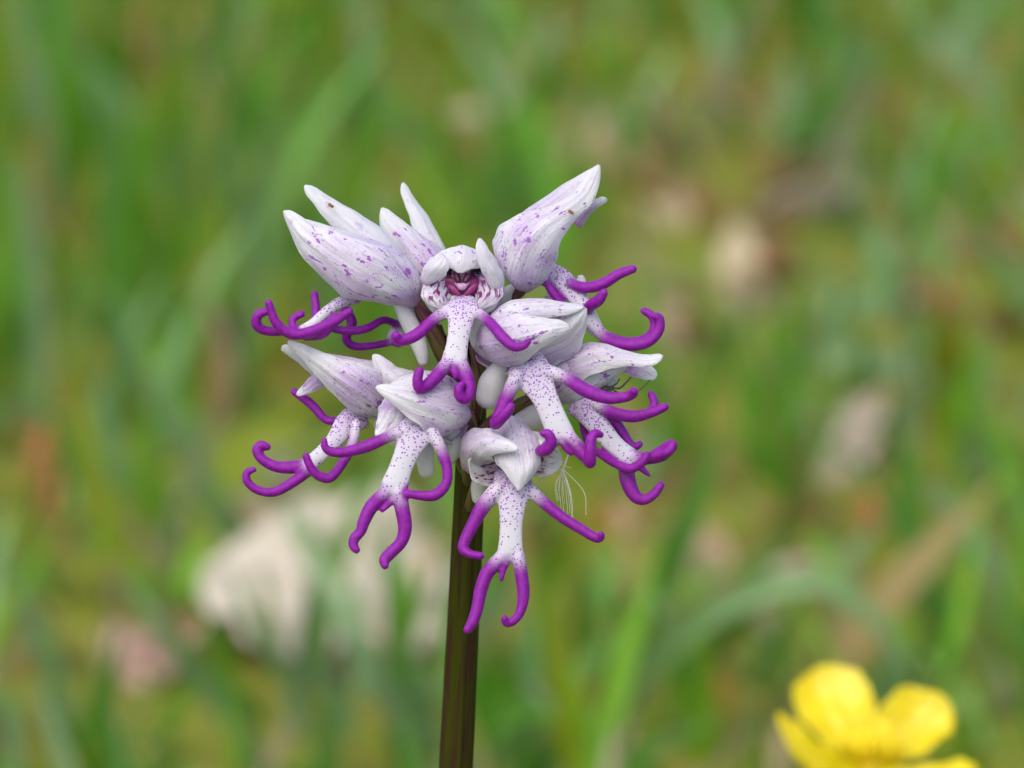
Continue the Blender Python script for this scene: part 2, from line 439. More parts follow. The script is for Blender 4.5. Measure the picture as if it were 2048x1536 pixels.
gv = np.stack([GX, GY, GZ], -1).reshape(-1, 3)
gm = mk('ground', gv, grid_faces(len(ax), len(ay)), ground_mat(), origin=(0, 0, 0)); tag(gm, kind='structure')

# ------------------------------------------------------------------ grass
def leafmat(name, attr='tone', rough=0.5, spec=0.25, trans=0.35):
    m, t, b = newmat(name); g = NG(t)
    a = g.node('ShaderNodeAttribute', attribute_name=attr)
    t.links.new(a.outputs['Vector'], b.inputs['Base Color'])
    b.inputs['Roughness'].default_value = rough; b.inputs['Specular IOR Level'].default_value = spec
    tr = t.nodes.new('ShaderNodeBsdfTranslucent'); t.links.new(a.outputs['Vector'], tr.inputs[0])
    mx = t.nodes.new('ShaderNodeMixShader'); mx.inputs[0].default_value = trans
    o = [n for n in t.nodes if n.type == 'OUTPUT_MATERIAL'][0]
    t.links.new(b.outputs[0], mx.inputs[1]); t.links.new(tr.outputs[0], mx.inputs[2]); t.links.new(mx.outputs[0], o.inputs[0])
    return m
M_GRASS = leafmat('grass_skin')
def blades(root, h, wd, yaw, lean, bend, tone, face, seg=5):
    """ribbons: root (N,3), lean = start tilt (rad), bend = extra tilt to the tip (rad)"""
    N = len(h); t = np.linspace(0, 1, seg + 1)
    tilt = lean[:, None] + bend[:, None] * t[None, :]
    step = h[:, None] / seg
    hx = np.concatenate([np.zeros((N, 1)), np.cumsum(np.sin(tilt[:, :-1]) * step, 1)], 1)
    hz = np.concatenate([np.zeros((N, 1)), np.cumsum(np.cos(tilt[:, :-1]) * step, 1)], 1)
    dx, dy = np.cos(yaw), np.sin(yaw)
    c = root[:, None] + np.stack([hx * dx[:, None], hx * dy[:, None], hz], -1)
    sx, sy = np.cos(face), np.sin(face)
    prof = wd[:, None] * np.sqrt(np.clip(1 - t ** 2.2, 0.004, 1))[None, :] * (0.65 + 0.35 * np.minimum(t * 4, 1))[None, :]
    off = np.stack([sx[:, None] * prof, sy[:, None] * prof, np.zeros_like(prof)], -1) * 0.5
    v = np.stack([c - off, c + off], 2).reshape(-1, 3)
    idx = (np.arange(N) * (seg + 1) * 2)[:, None] + (np.arange(seg) * 2)[None, :]
    f = np.stack([idx, idx + 1, idx + 3, idx + 2], -1).reshape(-1, 4)
    tn = np.repeat(tone, (seg + 1) * 2, 0)
    return v, f, tn
def fastmesh(name, v, f, mat, attrs):
    me = bpy.data.meshes.new(name)
    me.vertices.add(len(v)); me.vertices.foreach_set('co', np.asarray(v, np.float32).ravel())
    me.loops.add(f.size); me.loops.foreach_set('vertex_index', f.ravel().astype(np.int32))
    me.polygons.add(len(f)); me.polygons.foreach_set('loop_start', np.arange(0, f.size, 4, dtype=np.int32))
    me.update(calc_edges=True)
    for k, a in attrs.items():
        q = me.attributes.new(k, 'FLOAT_VECTOR', 'POINT'); q.data.foreach_set('vector', np.asarray(a, np.float32).ravel())
    me.polygons.foreach_set('use_smooth', np.ones(len(me.polygons), bool))
    me.materials.append(mat); o = bpy.data.objects.new(name, me); col.objects.link(o)
    return o

PAL = np.array([(0.105, 0.285, 0.018), (0.155, 0.335, 0.014), (0.165, 0.325, 0.065), (0.225, 0.375, 0.150), (0.255, 0.300, 0.008), (0.40, 0.31, 0.10)])  # the pale bluish green has sky sheen put into its colour
# clearings (photo pixel, radius in photo pixels, how bare)
CLEAR = [(1480, 520, 230, .92), (1330, 640, 150, .9), (1380, 1130, 190, .85), (650, 1180, 250, .95), (600, 850, 120, .9),
         (280, 1290, 130, .7), (1700, 960, 140, .6), (1850, 620, 150, .6), (1200, 1450, 130, .8), (90, 930, 90, .5), (200, 1420, 140, .7), (1480, 1330, 150, .6)]
STRAW = [(1450, 500, 260, .7), (1330, 660, 150, .6), (1380, 1130, 190, .5), (1850, 650, 160, .35), (600, 900, 160, .4), (280, 1330, 200, .35), (1250, 1440, 220, .4), (100, 900, 140, .35), (420, 140, 160, .3)]
def clear_at(p):
    q = unproject(p); out = np.zeros(len(p))
    for (cx, cy, r, a) in CLEAR:
        out = np.maximum(out, a * np.exp(-(((q[:, 0] - cx) / r) ** 2 + ((q[:, 1] - cy) / (r * 0.8)) ** 2) ** 2))
    return out
def scatter(n, x0, x1, y0, y1): return np.stack([rng.uniform(x0, x1, n), rng.uniform(y0, y1, n)], 1)
def make_grass(xy, hmul, seg, wmul=1.0):
    n = len(xy); z = gz(xy[:, 0], xy[:, 1]) - 0.002
    root = np.column_stack([xy, z])
    q = unproject(root)
    left = np.clip((900 - q[:, 0]) / 700, 0, 1) * np.clip((1150 - q[:, 1]) / 400, 0, 1)      # upright taller grass in one patch
    keep = rng.uniform(0, 1, n) > clear_at(root)
    tuft = 0.5 + 0.5 * np.sin(xy[:, 0] * 61 + 2 * np.sin(xy[:, 1] * 23)) * np.sin(xy[:, 1] * 37 + 1.5 * np.sin(xy[:, 0] * 41))
    keep &= rng.uniform(0, 1, n) < 0.30 + 0.65 * np.clip(tuft, 0, 1)
    h = rng.gamma(6, 1 / 6, n) * (0.024 + 0.012 * left) * hmul
    wd = rng.uniform(0.0018, 0.0054, n) * wmul
    yaw = rng.uniform(0, 2 * np.pi, n)
    lean = np.abs(rng.normal(0, 0.42, n)) * (1 - 0.55 * left); bend = rng.uniform(0.0, 1.3, n) * (1 - 0.5 * left)
    face = rng.normal(0, 0.8, n)
    pi_ = rng.choice(len(PAL), n, p=[.22, .24, .21, .22, .07, .04])
    tone = PAL[pi_] * rng.uniform(0.75, 1.25, (n, 1)) * rng.uniform(0.93, 1.07, (n, 3))
    dry = np.zeros(n)
    for (cx, cy, r_, a_) in STRAW: dry = np.maximum(dry, a_ * np.exp(-(((q[:, 0] - cx) / r_) ** 2 + ((q[:, 1] - cy) / (r_ * 0.8)) ** 2)))
    isd = rng.uniform(0, 1, n) < dry
    tone[isd] = np.array([(0.40, 0.31, 0.15), (0.33, 0.21, 0.08), (0.42, 0.36, 0.22)])[rng.integers(0, 3, isd.sum())] * rng.uniform(0.8, 1.15, (isd.sum(), 1))
    s = keep
    return blades(root[s], h[s], wd[s], yaw[s], lean[s], bend[s], tone[s], face[s], seg)
ring_xy = scatter(120000, -1.6, 1.6, -0.7, 2.6)
core = (np.abs(ring_xy[:, 0]) < 0.32) & (ring_xy[:, 1] > 0.25) & (ring_xy[:, 1] < 1.9)
ring_xy = ring_xy[~core | (rng.uniform(0, 1, len(ring_xy)) < 0.35)]
bits = [make_grass(scatter(12500, -0.32, 0.32, 0.25, 1.9), 1.0, 6), make_grass(ring_xy, 1.0, 4),
        make_grass(scatter(60000, -7, 7, -3, 11), 1.5, 3, 2.6)]
vo = 0; VV, FF, TT = [], [], []
for v, f, tn in bits:
    VV.append(v); FF.append(f + vo); TT.append(tn); vo += len(v)
go = fastmesh('grass', np.concatenate(VV), np.concatenate(FF), M_GRASS, {'tone': np.concatenate(TT)})
tag(go, 'short green meadow grass growing out of mossy ground', 'grass', kind='stuff')

# leaf litter and moss crumbs: too small to count
M_LITTER = leafmat('litter_skin', rough=0.8, spec=0.2, trans=0.15)
def litter(n, x0, x1, y0, y1):
    xy = scatter(n, x0, x1, y0, y1); z = gz(xy[:, 0], xy[:, 1])
    root = np.column_stack([xy, z]); cl = clear_at(root)
    keep = rng.uniform(0, 1, n) < 0.25 + 0.75 * cl
    root = root[keep]; n = len(root)
    L = rng.uniform(0.004, 0.014, n); wd = L * rng.uniform(0.25, 0.8, n)
    pal = np.array([(0.34, 0.27, 0.16), (0.24, 0.13, 0.05), (0.30, 0.15, 0.03), (0.42, 0.36, 0.26), (0.17, 0.09, 0.04), (0.16, 0.17, 0.02)])
    tone = pal[rng.choice(6, n, p=[.24, .18, .12, .12, .12, .22])] * rng.uniform(.8, 1.2, (n, 1))
    root[:, 2] += rng.uniform(0.0, 0.006, n)
    return blades(root, L, wd, rng.uniform(0, 6.28, n), rng.uniform(0.6, 1.5, n), rng.uniform(-0.6, 0.6, n), tone, rng.uniform(0, 3.14, n), 3)
b1 = litter(9000, -0.34, 0.34, 0.25, 1.9); b2 = litter(12000, -1.6, 1.6, -0.7, 2.6)
lo_ = fastmesh('leaf_litter', np.concatenate([b1[0], b2[0]]), np.concatenate([b1[1], b2[1] + len(b1[0])]), M_LITTER, {'tone': np.concatenate([b1[2], b2[2]])})
tag(lo_, 'scattered brown and straw coloured leaf litter between the grass', 'leaf litter', kind='stuff')

# ------------------------------------------------------------------ the orchid
STEM_TOP = np.array([930, 640, -70.0])
top_w = V(STEM_TOP)
def stem_pt(py):
    """centre of the stem at photo row py, in pixel space"""
    x = np.interp(py, [600, 800, 980, 1250, 1536], [932, 944, 938, 925, 911])
    return np.array([x, py, -70 - 0.325 * (py - 640)])
low = V(stem_pt(1536)); low2 = V(stem_pt(1400))
dirn = nrm(low - low2)
base = low + dirn * (low[2] / -dirn[2]); base[2] = gz(base[0], base[1]) - 0.004
orchid = empty('monkey_orchid', (base[0], base[1], base[2] + 0.004))
tag(orchid, 'white and purple monkey orchid in flower on one dark stem', 'orchid')

# ribbed stem, from flower head to turf
rowsP = [V(stem_pt(py)) for py in (640, 720, 800, 890, 980, 1110, 1250, 1400, 1536)]
radii = [20, 24, 27, 29, 30, 31, 32, 33, 34]
ext = [low + (base - low) * k for k in (0.2, 0.4, 0.6, 0.8, 1.0)]
C = spline(np.hstack([np.array(rowsP + ext), (np.array(radii + [35, 37, 40, 44, 48]) * S)[:, None] * 1.0]), 150)
T = nrm(np.gradient(C[:, :3], axis=0)); sd = nrm(np.cross(T, [0, 1.0, 0])); fw = nrm(np.cross(sd, T))
K = 40; a = np.linspace(0, 2 * np.pi, K, endpoint=False)
rib = 1 + 0.045 * np.cos(a * 9) + 0.02 * np.cos(a * 5 + 1)
ring = C[:, None, :3] + (sd[:, None] * np.cos(a)[None, :, None] + fw[:, None] * np.sin(a)[None, :, None]) * (C[:, 3, None] * rib[None])[..., None]
ll = np.concatenate([[0], np.cumsum(np.linalg.norm(np.diff(C[:, :3], axis=0), axis=1))]) * 1000
pcs = np.stack([np.broadcast_to(np.cos(a) * 1.5, (150, K)), np.broadcast_to(ll[:, None], (150, K)), np.broadcast_to(np.sin(a) * 1.5, (150, K))], -1)
fc = grid_faces(K, 150, wrap=True); fc.append(tuple(range(K))[::-1])
mk('stem', ring.reshape(-1, 3), fc, M_STEM, orchid, attrs={'pc': pcs.reshape(-1, 3)})
# basal leaves at the turf
M_OLEAF = simple('orchid_leaf_skin', (0.06, 0.13, 0.02), (0.09, 0.18, 0.035), 0.15, 0.35, 0.5, 0, stretch=(3, 0.2, 1), bump=0.2)
for k, (ang, ln) in enumerate([(20, 0.085), (110, 0.10), (200, 0.09), (290, 0.08), (330, 0.06)]):
    ca, sa = math.cos(R(ang)), math.sin(R(ang))
    t = np.linspace(0, 1, 20); u = np.linspace(-1, 1, 9)
    rr = ln * t; hz = 0.004 + 0.9 * ln * (t * 0.55 - 0.55 * t ** 2)
    wdt = 0.013 * np.sin(np.pi * np.clip(t * 0.92 + 0.06, 0, 1)) ** 0.7
    X = base[0] + ca * rr[:, None] - sa * wdt[:, None] * u; Y = base[1] + sa * rr[:, None] + ca * wdt[:, None] * u
    Z = base[2] + 0.004 + hz[:, None] + 0.006 * (u ** 2) * np.ones_like(t)[:, None]
    tp = np.stack([X, Y, Z], -1).reshape(-1, 3); bt = tp - [0, 0, 0.0006]
    ff = grid_faces(9, 20); o_ = len(tp); ff = ff + [(a_ + o_, d_ + o_, c_ + o_, b_ + o_) for (a_, b_, c_, d_) in ff]
    q = np.stack([np.broadcast_to(u * 13, (20, 9)), np.broadcast_to((t * ln * 1000)[:, None], (20, 9)), np.full((20, 9), k * 9.0)], -1).reshape(-1, 3)
    mk('basal_leaf', np.concatenate([tp, bt]), ff, M_OLEAF, orchid, attrs={'pc': np.concatenate([q, q])})

M_SPECK = simple('speck_skin', (0.20, 0.08, 0.015), (0.30, 0.14, 0.03), 3.0)
def floret(bx, by, bd):
    return empty('floret', V(np.array([bx, by, float(bd)])), orchid)
def ovary(fl, stem_py, *pts, r=15):
    s = stem_pt(stem_py)
    P = [(s[0], s[1], s[2], r * 0.8)] + [(p[0], p[1], p[2], (p[3] if len(p) > 3 else r)) for p in pts]
    v, f, C = tube(P, k=16)
    # twist coordinate for the stripes
    n = len(v) // 16; aa = np.tile(np.linspace(0, 2 * np.pi, 16, endpoint=False), n); lv = np.repeat(np.arange(n) * 0.25, 16)
    q = np.stack([np.cos(aa + lv * 0.15) * 0.8, lv, np.sin(aa + lv * 0.15) * 0.8], -1)
    return mk('ovary', V(v), f, M_OVARY, fl, attrs={'pc': q})
def spur(fl, *pts): return add_tube('spur', pts, M_SPUR, fl)

# --- floret 3: behind, at the top
f3 = floret(880, 600, -60)
pet(f3, 'sepal', [(885, 605, -60, 22, 60), (855, 545, -35, 54, 70), (815, 492, -45, 42, 70), (782, 450, -65, 24, 55), (764, 416, -80, 9, 40)], (-.1, .25, 1))
pet(f3, 'sepal', [(905, 570, -85, 26, 60), (872, 498, -70, 28, 70), (845, 440, -80, 21, 65), (822, 402, -88, 14, 50), (805, 366, -92, 8, 40)], (.45, .2, .9), M_PALE)
pet(f3, 'sepal', [(885, 605, -80, 22, 60), (850, 560, -130, 50, 70), (815, 500, -140, 42, 70), (790, 455, -120, 20, 55)], (-.1, .2, -1))
lip(f3, [(825, 625, -40, 22, 9), (805, 650, -30, 20, 8), (785, 678, -25, 16, 8)],
    [([(805, 655, -30, 9), (768, 640, 10, 9), (735, 656, 30, 10), (700, 662, 40, 10), (660, 656, 40, 9), (628, 650, 40, 8)], 0.0, 0.15),
     ([(790, 682, -25, 9), (745, 691, -10, 9), (708, 692, -8, 10), (692, 676, -6, 11), (704, 645, -4, 12), (690, 618, -4, 11)], 0.0, 0.15),
     ([(785, 676, -25, 10), (792, 688, -15, 8), (800, 690, -10, 6)], 0.0, 0.2)], 3)
ovary(f3, 720, (925, 660, -80), (905, 625, -75), (885, 598, -60))

# --- floret 2: top left, big hood in profile
f2 = floret(832, 602, 60)
pet(f2, 'sepal', [(815, 575, 30, 30, 60), (760, 500, 30, 46, 70), (700, 443, 20, 32, 65), (650, 405, 12, 19, 55), (610, 371, 5, 11, 40)], (.1, .35, .9), M_PALE)
pet(f2, 'sepal', [(838, 606, 50, 10, 70), (832, 562, 95, 44, 75), (788, 518, 116, 56, 80), (715, 486, 110, 42, 80), (650, 460, 90, 24, 70), (592, 438, 70, 9, 50)], (.25, .62, .75))
pet(f2, 'sepal', [(838, 610, 58, 10, 60), (795, 592, 134, 40, 58), (728, 562, 164, 67, 56), (662, 519, 154, 57, 50), (608, 473, 124, 33, 44), (582, 440, 104, 18, 38), (568, 422, 94, 12, 34)], (-.25, -.35, .9))
pet(f2, 'sepal', [(835, 608, 45, 10, 70), (795, 595, 0, 40, 75), (728, 560, -30, 60, 78), (665, 515, -20, 50, 70), (615, 470, 10, 28, 60), (575, 440, 40, 9, 45)], (-.2, -.4, -.9))
lip(f2, [(715, 596, 50, 14, 10), (684, 604, 70, 14, 9), (655, 622, 84, 13, 9), (628, 646, 98, 12, 9), (605, 660, 105, 12, 9)],
    [([(700, 622, 110, 9), (665, 645, 125, 12), (620, 664, 140, 13), (582, 668, 150, 12), (552, 645, 158, 11), (537, 605, 165, 9)], -0.3, 0.02),
     ([(660, 640, 70, 9), (630, 668, 90, 13), (580, 662, 110, 11), (535, 662, 120, 11), (513, 650, 128, 12), (516, 630, 135, 11), (536, 622, 140, 9)], -0.2, 0.05),
     ([(610, 660, 95, 12), (588, 655, 80, 9), (585, 638, 70, 9), (603, 628, 66, 9)], -0.2, 0.1),
     ([(628, 655, 80, 9), (632, 625, 60, 10), (629, 588, 50, 9)], -0.2, 0.1),
     ([(670, 635, 118, 12), (645, 665, 124, 14), (612, 672, 122, 12)], -0.3, 0.0)], 2)
spur(f2, (800, 606, 60, 14), (812, 632, 55, 17), (830, 668, 46, 18), (843, 704, 40, 15), (846, 722, 38, 11))
ovary(f2, 800, (890, 720, -10), (868, 668, 20, 17), (848, 628, 40, 16), (833, 603, 60, 10))

# --- floret 4: top right
f4 = floret(1045, 585, 30)
pet(f4, 'sepal', [(1020, 560, 20, 20, 60), (1010, 500, 30, 30, 70), (1052, 440, 40, 36, 70), (1108, 396, 48, 28, 60), (1154, 366, 56, 19, 50), (1196, 333, 62, 7, 40)], (-.35, .55, .8), M_LILAC)
pet(f4, 'sepal', [(1152, 450, 50, 16, 60), (1172, 424, 58, 13, 60), (1192, 409, 62, 10, 50), (1213, 397, 62, 7, 40)], (.3, -.3, .9), M_LILAC)
pet(f4, 'sepal', [(1045, 585, 15, 24, 75), (1030, 562, 88, 56, 70), (1034, 532, 120, 67, 68), (1052, 490, 138, 66, 62), (1084, 454, 136, 50, 54), (1128, 424, 120, 28, 46), (1172, 386, 102, 21, 40), (1198, 330, 86, 11, 34)], (-.02, -.05, 1), base=0.12)
pet(f4, 'sepal', [(1045, 585, 5, 24, 75), (1043, 555, -40, 44, 80), (1048, 508, -60, 54, 80), (1080, 455, -45, 44, 75), (1122, 424, -10, 24, 65), (1160, 402, 30, 10, 50)], (0, 0, -1), base=0.12)
lip(f4, [(1085, 545, 20, 30, 10), (1120, 560, 40, 28, 10), (1152, 590, 55, 23, 10), (1175, 628, 66, 20, 10), (1192, 660, 70, 19, 10)],
    [([(1140, 566, 60, 10), (1170, 575, 75, 13), (1205, 568, 85, 13), (1238, 548, 90, 12), (1266, 538, 92, 10)], -0.2, 0.1),
     ([(1088, 550, 50, 9), (1102, 580, 60, 10), (1122, 606, 60, 10)], -0.1, 0.3),
     ([(1160, 635, 40, 10), (1180, 612, 90, 13), (1198, 600, 110, 13), (1208, 585, 118, 10)], -0.4, 0.0),
     ([(1185, 650, 72, 15), (1215, 678, 80, 14), (1255, 690, 85, 14), (1295, 684, 88, 13), (1318, 660, 90, 12), (1318, 636, 92, 11), (1308, 632, 96, 9)], 0.02, 0.22),
     ([(1188, 655, 60, 13), (1220, 676, 62, 13), (1262, 686, 64, 13), (1298, 674, 66, 12), (1310, 650, 68, 11), (1302, 630, 68, 10), (1288, 622, 68, 9)], 0.02, 0.22)], 4)
pet(f4, 'petal', [(1100, 610, 10, 22, 50), (1130, 600, 15, 22, 50), (1160, 575, 15, 16, 50), (1166, 552, 12, 8, 40)], (.1, .1, 1), M_PALE)
pet(f4, 'petal', [(1120, 640, 20, 12, 50), (1150, 652, 25, 10, 50), (1176, 656, 28, 7, 40)], (0, .2, 1), M_PALE)
ovary(f4, 760, (960, 680, -55), (1005, 615, -20), (1042, 580, 20, 12))
spur(f4, (1035, 575, 10, 14), (1010, 600, -5, 20), (1000, 630, -10, 18))

# --- floret 7: lower left, profile
f7 = floret(790, 830, 0)
pet(f7, 'sepal', [(640, 735, 20, 22, 60), (610, 715, 34, 16, 55), (585, 703, 44, 11, 50), (564, 694, 50, 8, 40)], (-.1, .2, .9), M_PALE)
pet(f7, 'petal', [(650, 745, 40, 20, 60), (625, 768, 44, 15, 50), (594, 790, 46, 5, 40)], (-.2, .1, .9), M_LILAC)
pet(f7, 'sepal', [(805, 790, 20, 26, 60), (770, 750, 70, 46, 78), (715, 726, 92, 30, 75), (650, 712, 88, 18, 65), (592, 694, 76, 8, 45)], (.1, .75, .65))
pet(f7, 'sepal', [(790, 835, 14, 14, 60), (755, 812, 90, 54, 58), (708, 777, 124, 48, 48), (655, 740, 116, 31, 42), (612, 708, 98, 17, 36), (576, 683, 86, 9, 32)], (-.15, -.35, .92))
pet(f7, 'sepal', [(790, 838, 0, 14, 70), (755, 815, -50, 50, 78), (708, 780, -60, 44, 75), (655, 745, -30, 28, 68), (612, 715, 10, 14, 55)], (-.15, -.35, -.92))
lip(f7, [(720, 830, 40, 34, 11), (692, 850, 70, 28, 10), (668, 882, 85, 20, 9), (642, 908, 90, 18, 9), (618, 930, 92, 19, 10)],
    [([(690, 838, 30, 10), (668, 842, 25, 10), (650, 838, 20, 10), (622, 808, 15, 11), (588, 783, 10, 9)], 0.0, 0.12),
     ([(712, 848, 100, 12), (706, 885, 110, 12), (686, 925, 120, 11), (660, 955, 128, 12), (635, 950, 134, 11), (620, 932, 138, 10), (612, 912, 140, 9)], 0.05, 0.35),
     ([(625, 924, 85, 14), (590, 934, 85, 15), (552, 933, 85, 13), (524, 918, 85, 12), (514, 900, 85, 12), (522, 890, 85, 11), (535, 894, 85, 9)], 0.0, 0.18),
     ([(622, 938, 95, 13), (585, 965, 105, 12), (548, 984, 110, 11), (515, 980, 114, 10), (494, 962, 116, 10), (494, 945, 118, 9), (508, 939, 120, 7)], -0.05, 0.12)], 7)
ovary(f7, 960, (905, 890, -90), (845, 862, -40), (795, 838, 0, 12))
spur(f7, (760, 850, 0, 14), (800, 880, -20, 20), (845, 905, -40, 20))

# --- floret 6: right, lower
f6 = floret(1090, 790, 0)
pet(f6, 'sepal', [(1235, 722, 70, 14, 60), (1262, 732, 76, 18, 55), (1290, 742, 78, 17, 50), (1313, 754, 78, 9, 40)], (.05, .1, 1), M_LILAC)
pet(f6, 'sepal', [(1085, 800, -10, 20, 70), (1128, 778, 75, 60, 80), (1175, 752, 92, 46, 75), (1215, 738, 95, 26, 65), (1255, 730, 92, 10, 45)], (-.05, -.3, .95))
pet(f6, 'sepal', [(1090, 760, 10, 30, 70), (1140, 722, 84, 44, 62), (1200, 708, 116, 32, 52), (1255, 715, 122, 18, 44), (1296, 720, 120, 14, 36), (1326, 713, 118, 11, 30)], (.05, .45, .85))
pet(f6, 'sepal', [(1085, 790, -10, 20, 70), (1130, 770, -60, 56, 80), (1180, 745, -60, 40, 75), (1230, 735, -20, 24, 60)], (0, 0, -1))
pet(f6, 'petal', [(1150, 770, 10, 40, 30), (1200, 775, 30, 30, 40), (1232, 760, 45, 10, 40)], (.2, -.2, .9), M_PALE)
lip(f6, [(1155, 805, 50, 34, 11), (1180, 828, 85, 30, 10), (1205, 862, 100, 25, 10), (1232, 895, 106, 24, 10), (1258, 918, 110, 27, 11)],
    [([(1168, 822, 70, 12), (1168, 850, 60, 11), (1178, 885, 66, 10), (1200, 908, 100, 9), (1232, 928, 130, 10), (1262, 937, 145, 11), (1284, 924, 152, 10), (1295, 910, 154, 9)], 0.0, 0.12),
     ([(1195, 812, 95, 12), (1228, 826, 108, 14), (1268, 833, 116, 14), (1305, 824, 122, 12), (1330, 814, 124, 10)], -0.02, 0.2),
     ([(1290, 830, 106, 10), (1306, 818, 92, 11), (1308, 802, 84, 10), (1302, 788, 80, 9)], -0.2, 0.0),
     ([(1225, 835, 85, 11), (1242, 860, 80, 12), (1258, 885, 82, 10), (1270, 894, 86, 9), (1280, 888, 88, 8)], -0.2, 0.05),
     ([(1262, 915, 110, 16), (1295, 917, 118, 14), (1322, 908, 124, 18), (1342, 892, 126, 16)], -0.02, 0.25),
     ([(1310, 913, 128, 10), (1338, 902, 140, 11), (1346, 886, 136, 9)], -0.5, 0.0),
     ([(1252, 928, 108, 19), (1256, 962, 112, 18), (1270, 992, 116, 15), (1288, 1000, 118, 12), (1308, 988, 118, 11), (1322, 970, 116, 9)], 0.0, 0.2),
     ([(1270, 925, 115, 9), (1284, 938, 118, 8), (1298, 950, 120, 5)], 0.0, 0.3)], 6)
ovary(f6, 880, (980, 850, -85), (1040, 810, -40), (1088, 788, -5, 12))
spur(f6, (1110, 815, -10, 18), (1080, 830, -20, 27), (1045, 850, -30, 26))

# --- floret 8: front left
f8 = floret(935, 830, 60)
pet(f8, 'petal', [(850, 812, 85, 36, 60), (806, 775, 112, 38, 70), (772, 748, 112, 26, 65), (747, 709, 106, 8, 45)], (-.35, .35, .85), M_INNER)
pet(f8, 'sepal', [(935, 800, 80, 22, 60), (905, 765, 128, 42, 78), (855, 752, 152, 34, 75), (808, 760, 158, 22, 65), (775, 775, 155, 8, 50)], (0, .75, .65))
pet(f8, 'petal', [(800, 800, 160, 30, 50), (785, 825, 164, 32, 45), (768, 850, 168, 18, 35), (752, 872, 170, 5, 25)], (-.3, -.1, .95), M_LILAC)
pet(f8, 'sepal', [(942, 832, 70, 22, 70), (915, 830, 160, 58, 74), (872, 818, 190, 50, 48), (825, 800, 200, 34, 38), (785, 786, 200, 19, 35), (752, 774, 194, 9, 35)], (.05, .05, 1), base=0.1)
pet(f8, 'sepal', [(935, 850, 60, 30, 60), (905, 850, 40, 60, 60), (860, 830, 70, 50, 60), (820, 815, 110, 26, 50)], (0, -.4, -.9))
lip(f8, [(850, 832, 120, 44, 13), (836, 856, 158, 44, 12), (818, 895, 174, 31, 10), (802, 935, 178, 27, 10), (788, 975, 180, 32, 11)],
    [([(815, 858, 165, 14), (780, 872, 172, 13), (735, 892, 178, 14), (690, 904, 182, 12), (662, 903, 184, 11), (650, 895, 186, 9), (649, 880, 188, 7)], 0.08, 0.3),
     ([(862, 860, 168, 16), (880, 895, 175, 14), (894, 935, 180, 12), (892, 968, 182, 12), (870, 990, 184, 13), (840, 991, 186, 11), (814, 987, 188, 9)], 0.12, 0.32),
     ([(772, 985, 180, 16), (744, 1012, 182, 16), (727, 1045, 184, 14), (722, 1062, 185, 12), (708, 1078, 186, 12), (707, 1092, 187, 11), (713, 1100, 190, 9)], -0.05, 0.15),
     ([(798, 985, 180, 17), (805, 1020, 182, 17), (810, 1055, 183, 16), (803, 1083, 184, 14), (782, 1105, 185, 14), (769, 1120, 190, 13), (770, 1132, 196, 9)], 0.0, 0.22),
     ([(784, 1000, 182, 9), (774, 1012, 184, 7), (764, 1022, 185, 5)], -0.2, 0.2)], 8)
ovary(f8, 980, (935, 900, -60), (940, 855, 20), (935, 832, 60, 14))
spur(f8, (838, 870, 90, 14), (848, 905, 85, 19), (853, 942, 80, 16))
spur(f8, (905, 865, 60, 18), (900, 895, 50, 26), (893, 915, 45, 20))

# --- floret 5: right of centre
f5 = floret(955, 690, 40)
pet(f5, 'petal', [(1010, 700, 70, 40, 40), (1065, 692, 108, 60, 45), (1118, 672, 126, 58, 40), (1150, 645, 134, 36, 35), (1172, 616, 138, 8, 30)], (.35, -.1, .9), M_INNER)
pet(f5, 'sepal', [(948, 668, 50, 20, 60), (975, 640, 110, 40, 78), (1020, 615, 140, 40, 78), (1075, 608, 148, 30, 70), (1125, 612, 145, 20, 55), (1168, 614, 140, 8, 45)], (-.05, .7, .7))
pet(f5, 'sepal', [(945, 692, 50, 30, 70), (975, 692, 150, 56, 78), (1020, 682, 190, 52, 68), (1070, 668, 202, 36, 55), (1108, 658, 200, 22, 45), (1140, 653, 194, 10, 40)], (-.05, -.12, 1), base=0.08)
pet(f5, 'sepal', [(950, 700, 45, 28, 60), (990, 705, 30, 56, 60), (1040, 690, 60, 50, 60), (1090, 680, 90, 26, 50)], (0, -.2, -1))
lip(f5, [(1045, 725, 120, 44, 13), (1062, 745, 152, 46, 12), (1085, 785, 168, 32, 10), (1105, 830, 174, 29, 10), (1122, 872, 176, 33, 11)],
    [([(1035, 752, 158, 18), (1018, 785, 170, 16), (1003, 820, 180, 15), (990, 848, 186, 14), (1000, 840, 208, 13), (1014, 824, 216, 13), (1022, 812, 218, 10)], 0.06, 0.3),
     ([(1095, 742, 160, 16), (1130, 755, 172, 15), (1170, 780, 182, 16), (1215, 796, 190, 14), (1250, 794, 194, 12), (1266, 787, 200, 12), (1268, 782, 208, 10)], 0.1, 0.3),
     ([(1108, 880, 176, 15), (1092, 898, 185, 15), (1080, 902, 196, 14), (1094, 898, 216, 14), (1103, 884, 224, 13), (1096, 868, 226, 12), (1086, 866, 226, 9)], -0.05, 0.14),
     ([(1138, 876, 176, 18), (1160, 900, 180, 17), (1178, 920, 188, 15), (1180, 924, 206, 14), (1181, 900, 214, 14), (1183, 876, 214, 12), (1192, 866, 210, 10), (1202, 870, 206, 8)], 0.0, 0.2),
     ([(1126, 885, 180, 8), (1132, 897, 182, 8), (1142, 908, 184, 5)], -0.3, 0.2)], 5)
ovary(f5, 880, (955, 790, -40), (958, 730, 0), (952, 695, 45, 14))
spur(f5, (1000, 735, 70, 18), (985, 765, 62, 27), (975, 795, 58, 24))

